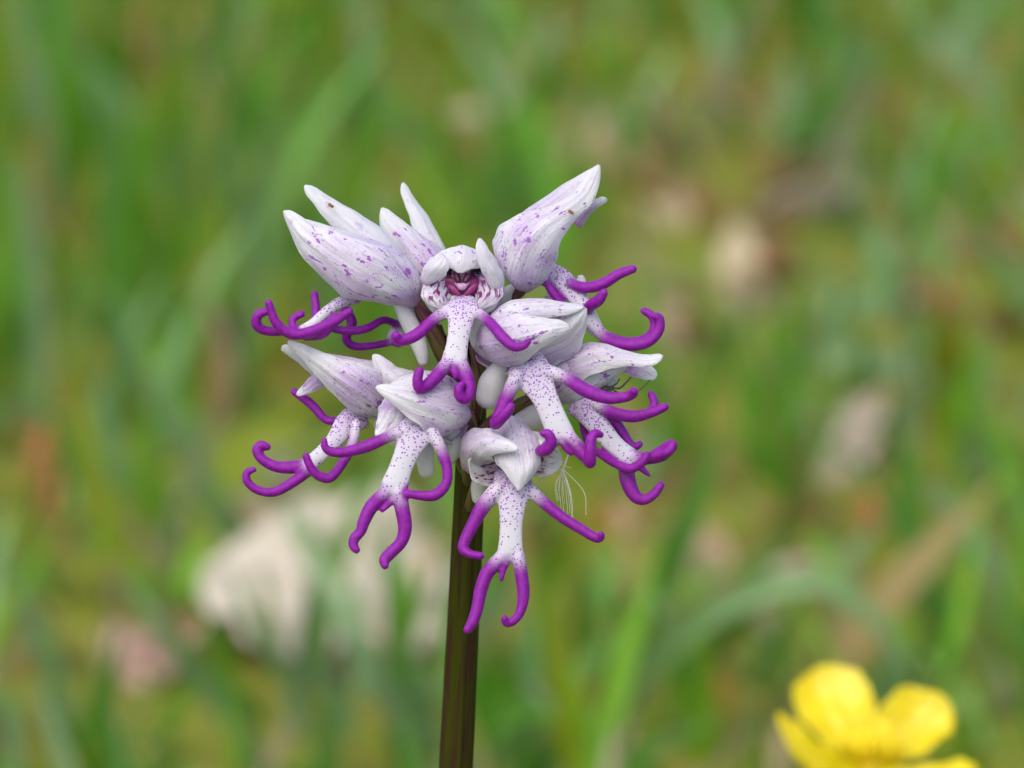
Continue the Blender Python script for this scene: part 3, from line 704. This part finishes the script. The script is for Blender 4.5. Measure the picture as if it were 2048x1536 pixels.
# --- floret 9: lowest, facing the front
f9 = floret(1005, 880, 20)
pet(f9, 'petal', [(1030, 925, 70, 34, 40), (1065, 915, 104, 40, 50), (1100, 915, 112, 34, 50), (1124, 920, 100, 20, 40)], (.1, .1, -1), M_INNER, tip=0.4)
pet(f9, 'petal', [(1010, 940, 70, 34, 30), (975, 935, 92, 34, 60), (948, 928, 110, 30, 60), (938, 920, 128, 14, 40)], (.1, .1, -1), M_INNER, tip=0.4)
pet(f9, 'sepal', [(1035, 875, 90, 26, 60), (1060, 870, 125, 22, 65), (1080, 882, 142, 16, 55), (1096, 888, 150, 10, 40)], (.25, .45, .85), M_PALE)
pet(f9, 'sepal', [(1015, 832, 40, 34, 75), (1018, 842, 110, 52, 80), (1026, 868, 158, 56, 68), (1036, 905, 186, 46, 55), (1042, 942, 196, 33, 55), (1038, 982, 192, 5, 45)], (.02, .25, .95), base=0.08)
pet(f9, 'sepal', [(938, 945, 70, 24, 60), (944, 905, 140, 40, 78), (968, 885, 180, 30, 75), (1002, 888, 200, 17, 60), (1036, 898, 210, 7, 45)], (-.1, .2, .95), chord=False)
pet(f9, 'sepal', [(985, 905, 20, 24, 60), (1010, 880, -10, 50, 60), (1040, 900, -10, 60, 60), (1060, 930, 20, 40, 60)], (0, .2, -1))
lip(f9, [(1025, 945, 110, 42, 13), (1026, 975, 145, 44, 12), (1024, 1015, 158, 31, 10), (1022, 1060, 160, 26, 10), (1021, 1105, 160, 30, 11)],
    [([(995, 980, 148, 20), (968, 1010, 155, 18), (948, 1045, 160, 15), (930, 1080, 165, 13), (926, 1098, 168, 12), (940, 1108, 172, 10), (962, 1112, 176, 9)], 0.05, 0.28),
     ([(1060, 980, 148, 16), (1085, 1003, 155, 14), (1125, 1035, 162, 13), (1165, 1060, 168, 12), (1192, 1076, 172, 11), (1202, 1076, 176, 9), (1202, 1068, 182, 8)], 0.05, 0.26),
     ([(1003, 1115, 160, 17), (975, 1145, 163, 16), (962, 1180, 165, 15), (955, 1215, 167, 14), (945, 1245, 169, 13), (935, 1260, 171, 10)], 0.0, 0.2),
     ([(1037, 1115, 160, 16), (1043, 1150, 163, 15), (1047, 1190, 165, 14), (1040, 1225, 168, 11), (1024, 1244, 171, 10), (1011, 1246, 174, 9), (1009, 1236, 180, 8)], 0.0, 0.2),
     ([(1012, 1122, 163, 10), (1006, 1140, 165, 8), (1003, 1160, 166, 5)], -0.2, 0.2)], 9)
ovary(f9, 1030, (960, 960, -80), (985, 910, -30), (1005, 882, 20, 14))
spur(f9, (972, 945, 40, 16), (960, 970, 30, 18), (958, 995, 25, 15))

# --- floret 1: centre front, looking at the camera
f1 = floret(922, 585, 10)
def cup(fl):
    """back of the hood: a shallow bowl behind the column"""
    nu, nv = 56, 20; a = np.linspace(0, 2 * np.pi, nu, endpoint=False); t = np.linspace(0, 1, nv)
    rx = 66 + 2 * np.sin(a * 3 + 1); ry = np.where(np.sin(a) > 0, 62, 54)
    prof = np.sin(t * np.pi / 2) ** 0.8; dep = 10 + 80 * (1 - np.cos(t * np.pi / 2))
    P = np.stack([922 + prof[:, None] * rx[None] * np.cos(a), 560 - prof[:, None] * ry[None] * np.sin(a), np.broadcast_to(dep[:, None], (nv, nu))], -1)
    outer = P + nrm(P - np.array([922, 560, 110.0])) * 6
    v = np.concatenate([P.reshape(-1, 3), outer.reshape(-1, 3)]); o = nu * nv
    f = grid_faces(nu, nv, wrap=True); f = f + [(p + o, s + o, r + o, q + o) for (p, q, r, s) in f]
    for i in range(nu):
        b0 = (nv - 1) * nu; j = (i + 1) % nu; f.append((b0 + i, b0 + j, b0 + j + o, b0 + i + o))
    pc = np.stack([np.broadcast_to(a * 3.2, (nv, nu)), np.broadcast_to(t[:, None] * 5, (nv, nu)), np.full((nv, nu), 4.0)], -1).reshape(-1, 3)
    uvt = np.stack([np.broadcast_to(t[:, None] ** 3, (nv, nu)), np.full((nv, nu), 0.5), np.zeros((nv, nu))], -1).reshape(-1, 3)
    mk('hood', V(v), f, M_LILAC, fl, attrs={'pc': np.concatenate([pc, pc]), 'uvt': np.concatenate([uvt, uvt]), 'inner': np.concatenate([np.ones(o), np.zeros(o)])})
cup(f1)
# cheeks: inner petals, striped, with a broad white margin outside them
pet(f1, 'petal', [(902, 548, 70, 10, -20), (884, 566, 104, 28, 40), (874, 590, 122, 30, 45), (882, 612, 122, 22, 40), (900, 624, 110, 8, 30)], (.25, 0, 1), M_CHEEK, tip=0.4, base=0.2)
pet(f1, 'petal', [(944, 546, 70, 10, -20), (966, 562, 104, 28, 40), (976, 588, 122, 28, 45), (966, 610, 122, 22, 40), (950, 624, 110, 8, 30)], (-.25, 0, 1), M_CHEEK, tip=0.4, base=0.2)
pet(f1, 'sepal', [(880, 505, 20, 22, 40), (856, 545, 76, 22, 60), (850, 585, 104, 15, 75), (866, 618, 108, 12, 75), (896, 632, 98, 6, 60)], (-.75, 0, .65), M_PALE, tip=0.3)
pet(f1, 'sepal', [(966, 505, 20, 22, 40), (992, 540, 76, 20, 60), (1000, 580, 104, 14, 75), (986, 614, 108, 12, 75), (956, 630, 98, 6, 60)], (.75, 0, .65), M_PALE, tip=0.3)
# crown and the two turned-back tips
pet(f1, 'sepal', [(925, 545, 0, 40, 60), (924, 500, 42, 60, 72), (924, 496, 92, 66, 75), (924, 514, 124, 60, 68), (922, 532, 134, 42, 50), (920, 546, 134, 24, 35)], (0, .75, .65), M_SEPAL, tip=0.4)
pet(f1, 'sepal', [(846, 566, 112, 10, 40), (858, 550, 136, 20, 50), (872, 534, 152, 24, 45), (884, 520, 158, 17, 40), (880, 506, 156, 7, 35)], (-.25, .1, 1), M_PALE, tip=0.4)
pet(f1, 'sepal', [(1000, 588, 106, 12, 50), (996, 560, 128, 18, 60), (982, 532, 142, 19, 60), (967, 504, 150, 15, 55), (958, 477, 150, 6, 40)], (.3, .15, .95), M_PALE)
# column with stigma and two anther pouches
add_tube('column', [(922, 600, 50, 22, 18), (921, 580, 84, 26, 14), (922, 555, 96, 20, 14), (923, 536, 100, 17, 12)], M_COLUMN, f1)
for nm, rows_, mt in (('stigma', [(896, 568, 98, 16, 8), (912, 572, 102, 19, 8), (938, 572, 102, 19, 8), (954, 567, 98, 16, 8)], M_STIGMA),
                      ('stigma', [(899, 572, 108, 6, 5), (910, 580, 111, 8, 5), (918, 588, 112, 5, 4)], M_FOLD), ('stigma', [(951, 571, 108, 6, 5), (940, 580, 111, 8, 5), (932, 588, 112, 5, 4)], M_FOLD),
                      ('lower_lobe', [(906, 598, 100, 8, 8), (924, 600, 106, 11, 8), (942, 598, 100, 8, 8)], M_SPUR),
                      ('anther', [(912, 546, 116, 7, 6), (916, 561, 120, 6, 6)], M_ANTHER), ('anther', [(936, 551, 116, 7, 6), (931, 562, 120, 6, 6)], M_ANTHER),
                      ('rostellum', [(914, 567, 116, 5, 5), (924, 574, 121, 7, 6), (934, 566, 116, 5, 5)], M_COLUMN)):
    add_tube(nm, rows_, mt, f1)
lip(f1, [(922, 596, 86, 26, 14), (924, 612, 124, 36, 12), (921, 645, 150, 29, 10), (915, 685, 164, 25, 10), (909, 722, 172, 30, 11)],
    [([(898, 620, 130, 15), (865, 641, 146, 13), (835, 668, 160, 14), (806, 681, 168, 13), (793, 678, 174, 12), (792, 670, 180, 10)], 0.02, 0.32),
     ([(950, 622, 140, 13), (980, 645, 185, 12), (1006, 675, 214, 13), (1028, 693, 222, 12), (1046, 692, 224, 10), (1057, 682, 224, 8)], 0.05, 0.3),
     ([(892, 730, 174, 16), (868, 758, 190, 15), (848, 775, 202, 14), (838, 776, 210, 13), (835, 758, 214, 12), (839, 742, 214, 11)], -0.05, 0.18),
     ([(922, 730, 174, 17), (935, 758, 186, 16), (938, 785, 198, 15), (930, 798, 208, 13), (919, 792, 216, 12), (918, 775, 218, 11), (926, 768, 214, 8)], -0.05, 0.2),
     ([(908, 735, 176, 9), (909, 746, 180, 8), (910, 756, 182, 5)], -0.3, 0.1)], 1)
ovary(f1, 760, (915, 690, -20), (918, 630, 0), (922, 590, 15, 14))
spur(f1, (950, 625, 80, 14), (954, 655, 72, 22), (958, 682, 66, 18))
for (px, py, d) in ((662, 411, 34), (1142, 424, 128)):
    v, f, _ = tube([(px - 3, py - 2, d, 3.2), (px + 3, py + 2, d, 3.0)], k=8, n=6)
    mk('brown_speck', V(v), f, M_SPECK, f2 if px < 900 else f4, attrs={'pc': world_pc(v)})
# buds' bracts on the axis
for (px, py, d) in ((900, 700, 0), (885, 680, -10), (950, 820, -100), (935, 905, -120)):
    s = stem_pt(py + 40)
    v, f, _ = tube([(s[0], s[1], s[2], 12, 6), (px, py, d, 12, 5), (px - 4, py - 30, d + 6, 3, 2)], k=12)
    mk('bract', V(v), f, M_OVARY, orchid, attrs={'pc': world_pc(v)})

# ------------------------------------------------------------------ spider under the right-hand hood
M_SPIDER = simple('spider_skin', (0.045, 0.042, 0.034), (0.12, 0.11, 0.085), 6.0, 0.6, 0.3, bump=0.4)
spd = empty('spider', V(np.array([1212., 778, 60])))
tag(spd, 'tiny dark spider clinging under a hood, legs stretched out', 'spider')
def ball(name, c, r, mat, parent, k=14):
    th_ = np.linspace(0, np.pi, k); ph_ = np.linspace(0, 2 * np.pi, 2 * k, endpoint=False)
    v = np.stack([np.sin(th_)[:, None] * np.cos(ph_) * r[0] + c[0], np.cos(th_)[:, None] * np.ones(2 * k) * r[1] + c[1], np.sin(th_)[:, None] * np.sin(ph_) * r[2] + c[2]], -1).reshape(-1, 3)
    return mk(name, V(v), grid_faces(2 * k, k, wrap=True), mat, parent, attrs={'pc': world_pc(v)})
ball('abdomen', (1209, 778, 58), (11, 8, 9), M_SPIDER, spd)
ball('head', (1222, 776, 62), (7, 5, 6), M_SPIDER, spd)
for leg in ([(1222, 775, 64, 1.6), (1234, 766, 68, 1.8), (1239, 757, 66, 1.2)], [(1224, 776, 64, 1.6), (1240, 776, 72, 2.2), (1254, 763, 70, 1.7), (1268, 748, 66, 1.2)],
            [(1224, 779, 66, 1.5), (1250, 790, 90, 1.6), (1276, 782, 100, 1.5), (1300, 760, 90, 1.1)], [(1206, 774, 60, 1.6), (1205, 762, 66, 1.6), (1213, 748, 74, 1.2)],
            [(1204, 778, 58, 1.5), (1196, 772, 70, 1.5), (1192, 782, 78, 1.2)], [(1216, 779, 64, 1.5), (1226, 786, 66, 1.5), (1232, 781, 60, 1.1)]):
    v, f, _ = tube(leg, k=8); mk('leg', V(v), f, M_SPIDER, spd, attrs={'pc': world_pc(v)})

# ------------------------------------------------------------------ feathery seed caught under the lowest floret
M_SEED = simple('seed_hair', (0.66, 0.62, 0.50), (0.75, 0.72, 0.62), 2.0, 0.5, 0.3, bump=0)
sd_ = empty('feathery_seed', V(np.array([1126., 938, 100])))
tag(sd_, 'fine pale feathery seed caught beside the lowest flower of the orchid', 'seed')
v, f, _ = tube([(1150, 872, 96, 1.6), (1138, 905, 98, 1.6), (1127, 937, 100, 2.2)], k=8); mk('stalk', V(v), f, M_SEED, sd_, attrs={'pc': world_pc(v)})
for k in range(15):
    ex, ey = 1116 + k * 2.6 + rng.uniform(-3, 3), 1032 + rng.uniform(-35, 8)
    if k > 11: ex, ey = [(1082, 985), (1078, 1000), (1172, 1030)][k - 12]
    mx_, my_ = (ex + 1126) / 2 + (ex - 1134) * 0.5, 975
    v, f, _ = tube([(1126, 938, 100, 1.0), (mx_, (938 + ey) / 2, 100 + rng.uniform(-12, 12), 0.7), (ex, ey, 100 + rng.uniform(-15, 15), 0.4)], k=5, n=10)
    mk('hair', V(v), f, M_SEED, sd_, attrs={'pc': world_pc(v)})
v, f, _ = tube([(1108, 925, 100, .8), (1142, 936, 112, .6)], k=5, n=4); mk('hair', V(v), f, M_SEED, sd_, attrs={'pc': world_pc(v)})

# ------------------------------------------------------------------ buttercup
def yellow():
    m, t, b = newmat('buttercup_petal_skin'); g = NG(t)
    n = g.noise(g.attr('pc', 'Vector'), 0.4, 3)
    c = g.mix(g.ramp(n, 0.3, 0.7), (0.88, 0.75, 0.010), (0.86, 0.68, 0.006))
    t.links.new(c, b.inputs['Base Color']); b.inputs['Roughness'].default_value = 0.28; b.inputs['Specular IOR Level'].default_value = 0.5
    tr = t.nodes.new('ShaderNodeBsdfTranslucent'); t.links.new(c, tr.inputs[0])
    mx = t.nodes.new('ShaderNodeMixShader'); mx.inputs[0].default_value = 0.3
    o = [n for n in t.nodes if n.type == 'OUTPUT_MATERIAL'][0]
    t.links.new(b.outputs[0], mx.inputs[1]); t.links.new(tr.outputs[0], mx.inputs[2]); t.links.new(mx.outputs[0], o.inputs[0])
    return m
M_YEL = yellow()
M_STAMEN = simple('stamen_skin', (0.82, 0.60, 0.010), (0.86, 0.70, 0.02), 2.0, 0.5, 0.3)
M_GSTEM = simple('green_stem_skin', (0.10, 0.20, 0.03), (0.15, 0.26, 0.05), 0.6, 0.45, 0.4)
BD = -3600.0
bc = V(np.array([1738., 1530, BD])); bb = np.array([bc[0] + 0.012, bc[1] + 0.02, 0.0]); bb[2] = gz(bb[0], bb[1])
butter = empty('buttercup', bb)
tag(butter, 'glossy yellow buttercup flower standing in the grass', 'buttercup')
def bpet(rows, N, **kw):
    rows = [(x, y, BD + d, w_, ph_) for (x, y, d, w_, ph_) in rows]
    v, f, a = petal(rows, N, th=6, wave=1.0, **kw)
    return mk('petal', V(v), f, M_YEL, butter, attrs=a)
bpet([(1732, 1535, 0, 22, -20), (1708, 1490, -45, 58, -35), (1672, 1425, -110, 76, -35), (1650, 1365, -150, 74, -28), (1645, 1332, -160, 52, -18)], (.1, .3, 1), tip=0.35, seed=51)
bpet([(1752, 1535, 0, 22, -20), (1795, 1490, -40, 60, -40), (1838, 1445, -70, 72, -40), (1868, 1412, -80, 66, -35), (1885, 1392, -80, 46, -20)], (-.2, .3, 1), tip=0.35, seed=52)
bpet([(1720, 1545, 30, 20, -30), (1660, 1560, 90, 44, -60), (1600, 1510, 130, 36, -70), (1566, 1460, 140, 26, -60), (1556, 1428, 140, 20, -40)], (.85, .25, .5), tip=0.3, seed=53)
bpet([(1735, 1545, 40, 22, -20), (1722, 1590, 160, 60, -35), (1700, 1625, 270, 76, -35), (1690, 1640, 340, 62, -25)], (0, 1, .15), tip=0.35, seed=54)
bpet([(1755, 1545, 40, 22, -20), (1830, 1570, 100, 60, -35), (1900, 1565, 150, 74, -35), (1948, 1548, 170, 60, -25)], (-.2, 1, .25), tip=0.35, seed=55)
bpet([(1745, 1540, 20, 20, -20), (1742, 1500, 10, 44, -35), (1735, 1462, 0, 52, -35), (1728, 1428, -6, 40, -20)], (0, .3, 1), tip=0.4, seed=56)
# stamens and carpels
for k in range(64):
    zf = (k + 0.5) / 64; an = k * 2.399963; rr_ = 62 * math.sqrt(zf)
    dx, dz = rr_ * math.cos(an), rr_ * math.sin(an); lift = 44 - 22 * zf + rng.uniform(-6, 6)
    v, f, _ = tube([(1742 + dx * 0.35, 1532, BD + dz * 0.3, 3), (1740 + dx * 0.9, 1532 - lift * 0.75, BD + 20 + dz * 0.9, 3), (1740 + dx * 1.08, 1532 - lift - 18, BD + 24 + dz, 8), (1740 + dx * 1.12, 1532 - lift - 30, BD + 25 + dz, 6)], k=7, n=8)
    mk('stamen', V(v), f, M_STAMEN, butter, attrs={'pc': world_pc(v)})
ball('receptacle', (1742, 1540, BD), (34, 34, 34), M_STAMEN, butter)
for k in range(5):
    an = k * 1.2566 + 0.4
    v, f, a_ = petal([(1742, 1552, BD, 14, 30), (1742 + 50 * math.cos(an), 1566, BD + 50 * math.sin(an), 26, 35), (1742 + 105 * math.cos(an), 1560, BD + 105 * math.sin(an), 10, 30)], (0, -1, .05), th=5, seed=60 + k, nu=9, nv=16)
    mk('sepal', V(v), f, M_GSTEM, butter, attrs=a_)
c0 = unproject(bc + np.array([0, 0, -0.001])); c1 = unproject((bc + bb) / 2 + np.array([0.006, 0, 0])); c2 = unproject(bb)
v, f, _ = tube([(*c0, 14), (*c1, 16), (*c2, 20)], k=12, n=40); mk('stem', V(v), f, M_GSTEM, butter, attrs={'pc': world_pc(v)})

# ------------------------------------------------------------------ dead leaves lying in the turf
def dead_mat(name, c1, c2):
    m, t, b = newmat(name); g = NG(t)
    pc = g.attr('pc', 'Vector'); n = g.noise(pc, 0.25, 4); n2 = g.noise(pc, 1.4, 3)
    c = g.mix(g.ramp(n, 0.35, 0.65), c1, c2); c = g.mix(g.math('MULTIPLY', g.ramp(n2, 0.55, 0.75), 0.5), c, tuple(x * 0.55 for x in c2))
    t.links.new(c, b.inputs['Base Color']); b.inputs['Roughness'].default_value = 0.6; b.inputs['Specular IOR Level'].default_value = 0.4
    g.bump(n2, 0.5, 0.0005, b)
    return m
M_DPALE = dead_mat('dead_leaf_pale', (0.54, 0.48, 0.38), (0.46, 0.40, 0.30))
M_DSTRAW = dead_mat('dead_leaf_straw', (0.50, 0.44, 0.27), (0.42, 0.33, 0.18))
M_DGREY = dead_mat('dead_leaf_grey_tan', (0.42, 0.35, 0.25), (0.34, 0.28, 0.20))
M_DTAN = dead_mat('dead_leaf_tan', (0.40, 0.27, 0.16), (0.30, 0.19, 0.10))
M_DPINK = dead_mat('dead_leaf_pink_brown', (0.42, 0.27, 0.20), (0.32, 0.19, 0.14))
M_DRUST = dead_mat('dead_leaf_rust', (0.36, 0.14, 0.03), (0.26, 0.09, 0.02))
def dead_leaf(px, py, Wpx, Hpx, rot, mat, label, lobes=0, tilt=30, curl=0.25, seed=0, stalk=True, lift=0.0, narrow=1.0):
    """leaf seen Wpx x Hpx photo pixels; its distance comes from the turf it lies on; tilt = how far its far edge is propped up"""
    p = ground_at(px, py, 0.006 + lift); p[2] = gz(p[0], p[1]) + 0.006 + lift
    kpx = S * np.linalg.norm(p - CAM) / D
    Wm = Wpx * kpx; Hm = Hpx * kpx / math.sin(R(PITCH + tilt + 1.5))
    r2 = np.random.default_rng(seed + 900)
    nu, nv = 17, 33; t = np.linspace(0, 1, nv); u = np.linspace(-1, 1, nu)
    out = np.sin(np.pi * np.clip(t, 0, 1) ** 0.85) ** 0.65
    if lobes: out = out * (0.78 + 0.30 * np.abs(np.sin(t * np.pi * lobes + 0.3)) ** 0.8)
    out = np.maximum(out, 0.02) * (1 + 0.05 * np.sin(t * 23 + seed))
    x = u[None] * out[:, None] * 0.5 * narrow; y = np.broadcast_to(t[:, None] - 0.5, x.shape)
    z = curl * (x * x * 2.2) + 0.05 * np.sin(y * 7 + seed) + 0.035 * np.sin(x * 17 + y * 9 + seed) + 0.02 * np.cos(u * np.pi)[None]
    cr, sr = math.cos(R(rot)), math.sin(R(rot))
    # long axis of the leaf is y; size along/across after turning by rot in the leaf's own plane
    X = (x * cr - y * sr); Y = (x * sr + y * cr)
    X = X / (X.max() - X.min()) * Wm; Y = Y / (Y.max() - Y.min()) * Hm; Zr = z * min(Wm, Hm)
    ct, st_ = math.cos(R(tilt)), math.sin(R(tilt))
    P = np.stack([X, Y * ct - Zr * st_, Y * st_ + Zr * ct], -1).reshape(-1, 3)
    P[:, 2] -= P[:, 2].min()
    P[:, 2] *= 1.0
    nn = np.array([0, -st_, ct]); v = np.concatenate([P, P - nn * 0.0004]); o = len(P)
    f = grid_faces(nu, nv); f = f + [(a_ + o, d_ + o, c_ + o, b_ + o) for (a_, b_, c_, d_) in f]
    for j in range(nv - 1):
        f.append((j * nu, (j + 1) * nu, (j + 1) * nu + o, j * nu + o)); q = j * nu + nu - 1; f.append((q + nu, q, q + o, q + nu + o))
    # the photographed centre is half way up the propped leaf: slide it nearer so that it still shows at px, py
    mid = P[:, 2].mean(); c = ground_at(px, py, mid); c[2] = gz(c[0], c[1]) - 0.001
    pc = np.concatenate([np.stack([X, Y, Zr], -1).reshape(-1, 3)] * 2) * 1000
    root = empty('dead_leaf', c)
    mk('blade', v + c, f, mat, root, attrs={'pc': pc + seed * 7.0})
    # midrib
    mid_i = np.arange(nv) * nu + nu // 2; rb = P[mid_i] + nn * 0.0003 + c
    ra = np.linspace(0.0009, 0.0003, nv)
    if stalk:
        ext_ = rb[0] + (rb[0] - rb[3]) * 1.6; ext_[2] = max(ext_[2], gz(ext_[0], ext_[1])); rb = np.vstack([ext_, rb]); ra = np.concatenate([[0.0009], ra])
    vv, f2_, _ = tube(np.hstack([rb * 1000, ra[:, None] * 1000]), k=6, n=36)
    mk('midrib', vv / 1000, f2_, mat, root, attrs={'pc': vv})
    tag(root, label, 'dead leaf', 'fallen dead leaves in the turf')
    return root
dead_leaf(640, 1165, 500, 330, 62, M_DPALE, 'large pale lobed dead leaf on the turf, green blades crossing it', lobes=3, tilt=34, curl=0.5, seed=1)
dead_leaf(620, 1010, 80, 80, 20, M_DPALE, 'small pale dead leaf just above the large lobed dead leaf', tilt=40, seed=19)
dead_leaf(1605, 388, 215, 105, -50, M_DGREY, 'pale strip of dead leaf slanting over brown litter', tilt=18, seed=2, narrow=0.32)
dead_leaf(1478, 520, 95, 185, 8, M_DSTRAW, 'straw coloured dead leaf standing on end beside a pale slanting strip', tilt=40, seed=3, narrow=0.9)
dead_leaf(1300, 640, 150, 130, 30, M_DTAN, 'tan dead leaf lying just behind the curled purple flower tips', tilt=15, seed=4)
dead_leaf(1345, 400, 90, 110, -10, M_DSTRAW, 'small straw dead leaf behind the upper right hood', tilt=25, seed=5)
dead_leaf(1385, 1095, 150, 100, 55, M_DTAN, 'tan dead leaf in the grass below the purple curls', tilt=18, seed=6)
dead_leaf(1290, 1190, 90, 110, 20, M_DPINK, 'small pinkish dead leaf below a tan dead leaf', tilt=20, seed=7)
dead_leaf(290, 1300, 190, 120, -40, M_DPINK, 'pinkish brown dead leaf under crossing grass blades', tilt=16, seed=8)
dead_leaf(1700, 860, 150, 190, -35, M_DGREY, 'narrow pale dead blade leaning over above the buttercup', tilt=45, seed=9, stalk=False, narrow=0.5)
dead_leaf(1200, 1450, 130, 120, 35, M_DPINK, 'pinkish dead leaf between the orchid stem and the buttercup', tilt=18, seed=10)
dead_leaf(450, 145, 130, 80, 70, M_DPINK, 'faint pinkish dead leaf deep in the tall grass', tilt=20, seed=11)
dead_leaf(1040, 105, 80, 110, 0, M_DPINK, 'faint upright pink-brown dead leaf far behind the flower head', tilt=40, seed=12)
dead_leaf(1760, 1010, 90, 130, 12, M_DRUST, 'rusty dead leaf among the blades above the buttercup', tilt=25, seed=13)
dead_leaf(1855, 590, 110, 90, 60, M_DRUST, 'rusty orange dead leaf on mossy ground far right of the head', tilt=20, seed=14)
dead_leaf(90, 920, 70, 190, -8, M_DRUST, 'orange brown dead leaf upright in the mossy grass', tilt=45, seed=15)
dead_leaf(350, 730, 70, 70, 30, M_DPINK, 'small pink-brown dead leaf by the tall grass edge', tilt=20, seed=16)
dead_leaf(330, 70, 90, 90, 30, M_DTAN, 'tan dead leaf half hidden behind tall grass', tilt=30, seed=17)
dead_leaf(1230, 1030, 110, 70, 50, M_DRUST, 'orange brown dead leaf behind the feathery seed', tilt=20, seed=18)

# ------------------------------------------------------------------ single broad blades that stand out
M_BLADE = leafmat('broad_blade_skin', rough=0.38, spec=0.5, trans=0.3)
def broad_blade(pts, wpx, tone, label, root_at=0):
    """pts: photo pixels + height above the turf in metres; first one is the root on the turf"""
    rows = []
    r0 = ground_at(pts[0][0], pts[0][1], 0.0); r0[2] = gz(r0[0], r0[1]) - 0.003
    pl = r0[1]
    for i, (px, py, dy) in enumerate(pts):
        # the blade hangs in a curtain over its root: depth = root's y plus dy
        p = V(np.array([px, py, 0.0])); dr = p - CAM; t = (pl + dy - CAM[1]) / dr[1]; q = CAM + dr * t
        if i == 0: q = r0
        rows.append(q)
    C = spline(np.array(rows), 28); T = nrm(np.gradient(C, axis=0)); sd2 = nrm(np.cross(T, nrm(CAM - C) + np.array([0.3, 0.1, 0.2]))); nn = nrm(np.cross(sd2, T))
    kpx = S * np.linalg.norm(C[10] - CAM) / D; t = np.linspace(0, 1, 28)
    wd = wpx * kpx * 0.5 * np.sqrt(np.clip(1 - t ** 2.6, 0.004, 1)) * (0.7 + 0.3 * np.minimum(t * 4, 1))
    u = np.array([-1, -.5, 0, .5, 1])
    P = C[:, None] + sd2[:, None] * (wd[:, None] * u)[..., None] + nn[:, None] * (wd[:, None] * 0.35 * np.abs(u))[..., None]
    o = 28 * 5; v = np.concatenate([P.reshape(-1, 3), (P - nn[:, None] * 0.00025).reshape(-1, 3)])
    f = grid_faces(5, 28); f = f + [(a_ + o, d_ + o, c_ + o, b_ + o) for (a_, b_, c_, d_) in f]
    ob = mk('grass_blade', v, f, M_BLADE, origin=r0 + [0, 0, 0.003], attrs={'tone': np.tile(tone, (2 * o, 1))})
    tag(ob, label, 'grass blade', 'broad grass blades standing out of the turf')
    return ob
G1, G2, G3, G4 = (0.12, 0.30, 0.04), (0.19, 0.33, 0.11), (0.09, 0.25, 0.02), (0.25, 0.37, 0.16)  # palest green carries the sky's reflection as blade colour
broad_blade([(800, 1580, 0), (795, 1400, -.004), (785, 1200, -.006), (780, 1030, -.004)], 46, G1, 'upright green blade standing in front of the large pale dead leaf')
broad_blade([(860, 1600, 0), (800, 1450, -.01), (720, 1290, -.015), (640, 1150, -.01), (570, 1010, 0)], 60, G4, 'pale green blade slanting across the large pale dead leaf')
broad_blade([(560, 1560, 0), (430, 1400, -.005), (330, 1270, -.01), (250, 1150, -.01)], 55, G2, 'dull green blade slanting over the pinkish brown dead leaf')
broad_blade([(500, 1130, 0), (420, 980, 0), (370, 860, 0), (300, 760, 0)], 45, G2, 'slanting green blade by the dark mossy hollow')
broad_blade([(1180, 1420, 0), (1280, 1240, -.005), (1370, 1050, -.01), (1440, 860, -.01)], 75, G1, 'broad bright green blade leaning past the tan dead leaf')
broad_blade([(1190, 1500, 0), (1300, 1330, -.005), (1440, 1215, -.01), (1620, 1165, -.012), (1740, 1230, -.014), (1830, 1370, -.016)], 60, G2, 'long green blade arching over behind the buttercup')
broad_blade([(1920, 1330, 0), (1870, 1200, 0), (1820, 1050, 0), (1800, 880, 0)], 75, G1, 'upright bright green blade above the buttercup')
broad_blade([(2060, 1300, 0), (1990, 1150, 0), (1930, 1060, 0), (1850, 960, 0)], 60, G4, 'pale blue-green blade leaning beside the upright bright blade')
broad_blade([(1560, 800, 0), (1680, 640, 0), (1790, 530, 0), (1890, 430, 0)], 40, G2, 'thin green blade slanting up from mossy ground beside rusty leaf')
broad_blade([(1530, 760, 0), (1620, 715, 0), (1730, 715, 0), (1880, 770, 0)], 80, G4, 'pale blue-green blade lying low over the moss')
broad_blade([(1030, 1560, 0), (1045, 1400, 0), (1080, 1290, 0), (1110, 1180, 0)], 55, G1, 'green blade rising close beside the dark orchid stem')
broad_blade([(2040, 330, 0), (1980, 200, 0), (1920, 120, 0), (1840, 40, 0)], 55, G4, 'pale blade leaning in the far grass beyond the rusty leaf')
broad_blade([(760, 1330, 0), (690, 1240, -.006), (640, 1130, -.008), (610, 1010, -.006)], 40, G2, 'narrow green blade crossing the middle of the large pale dead leaf')
broad_blade([(640, 1420, 0), (560, 1330, -.006), (500, 1240, -.008), (455, 1130, -.006)], 36, G4, 'pale narrow blade over the lower edge of the large pale dead leaf')
broad_blade([(60, 900, 0), (75, 700, 0), (60, 480, 0), (30, 300, 0)], 55, G4, 'pale bluish upright blade at the edge of the tall grass')
broad_blade([(250, 860, 0), (235, 640, 0), (215, 420, 0), (190, 250, 0)], 48, G1, 'upright fresh green blade in the tall grass')
broad_blade([(480, 760, 0), (500, 560, 0), (530, 380, 0), (560, 200, 0)], 55, G2, 'dull green blade leaning in the tall grass behind the upper left hood')
broad_blade([(150, 1500, 0), (110, 1360, 0), (60, 1240, 0), (10, 1150, 0)], 50, G2, 'dull green blade leaning out past the mossy corner')
broad_blade([(1420, 1500, 0), (1400, 1380, 0), (1345, 1250, 0), (1260, 1140, 0)], 40, G2, 'short dull green blade beside the pinkish dead leaf near the buttercup')
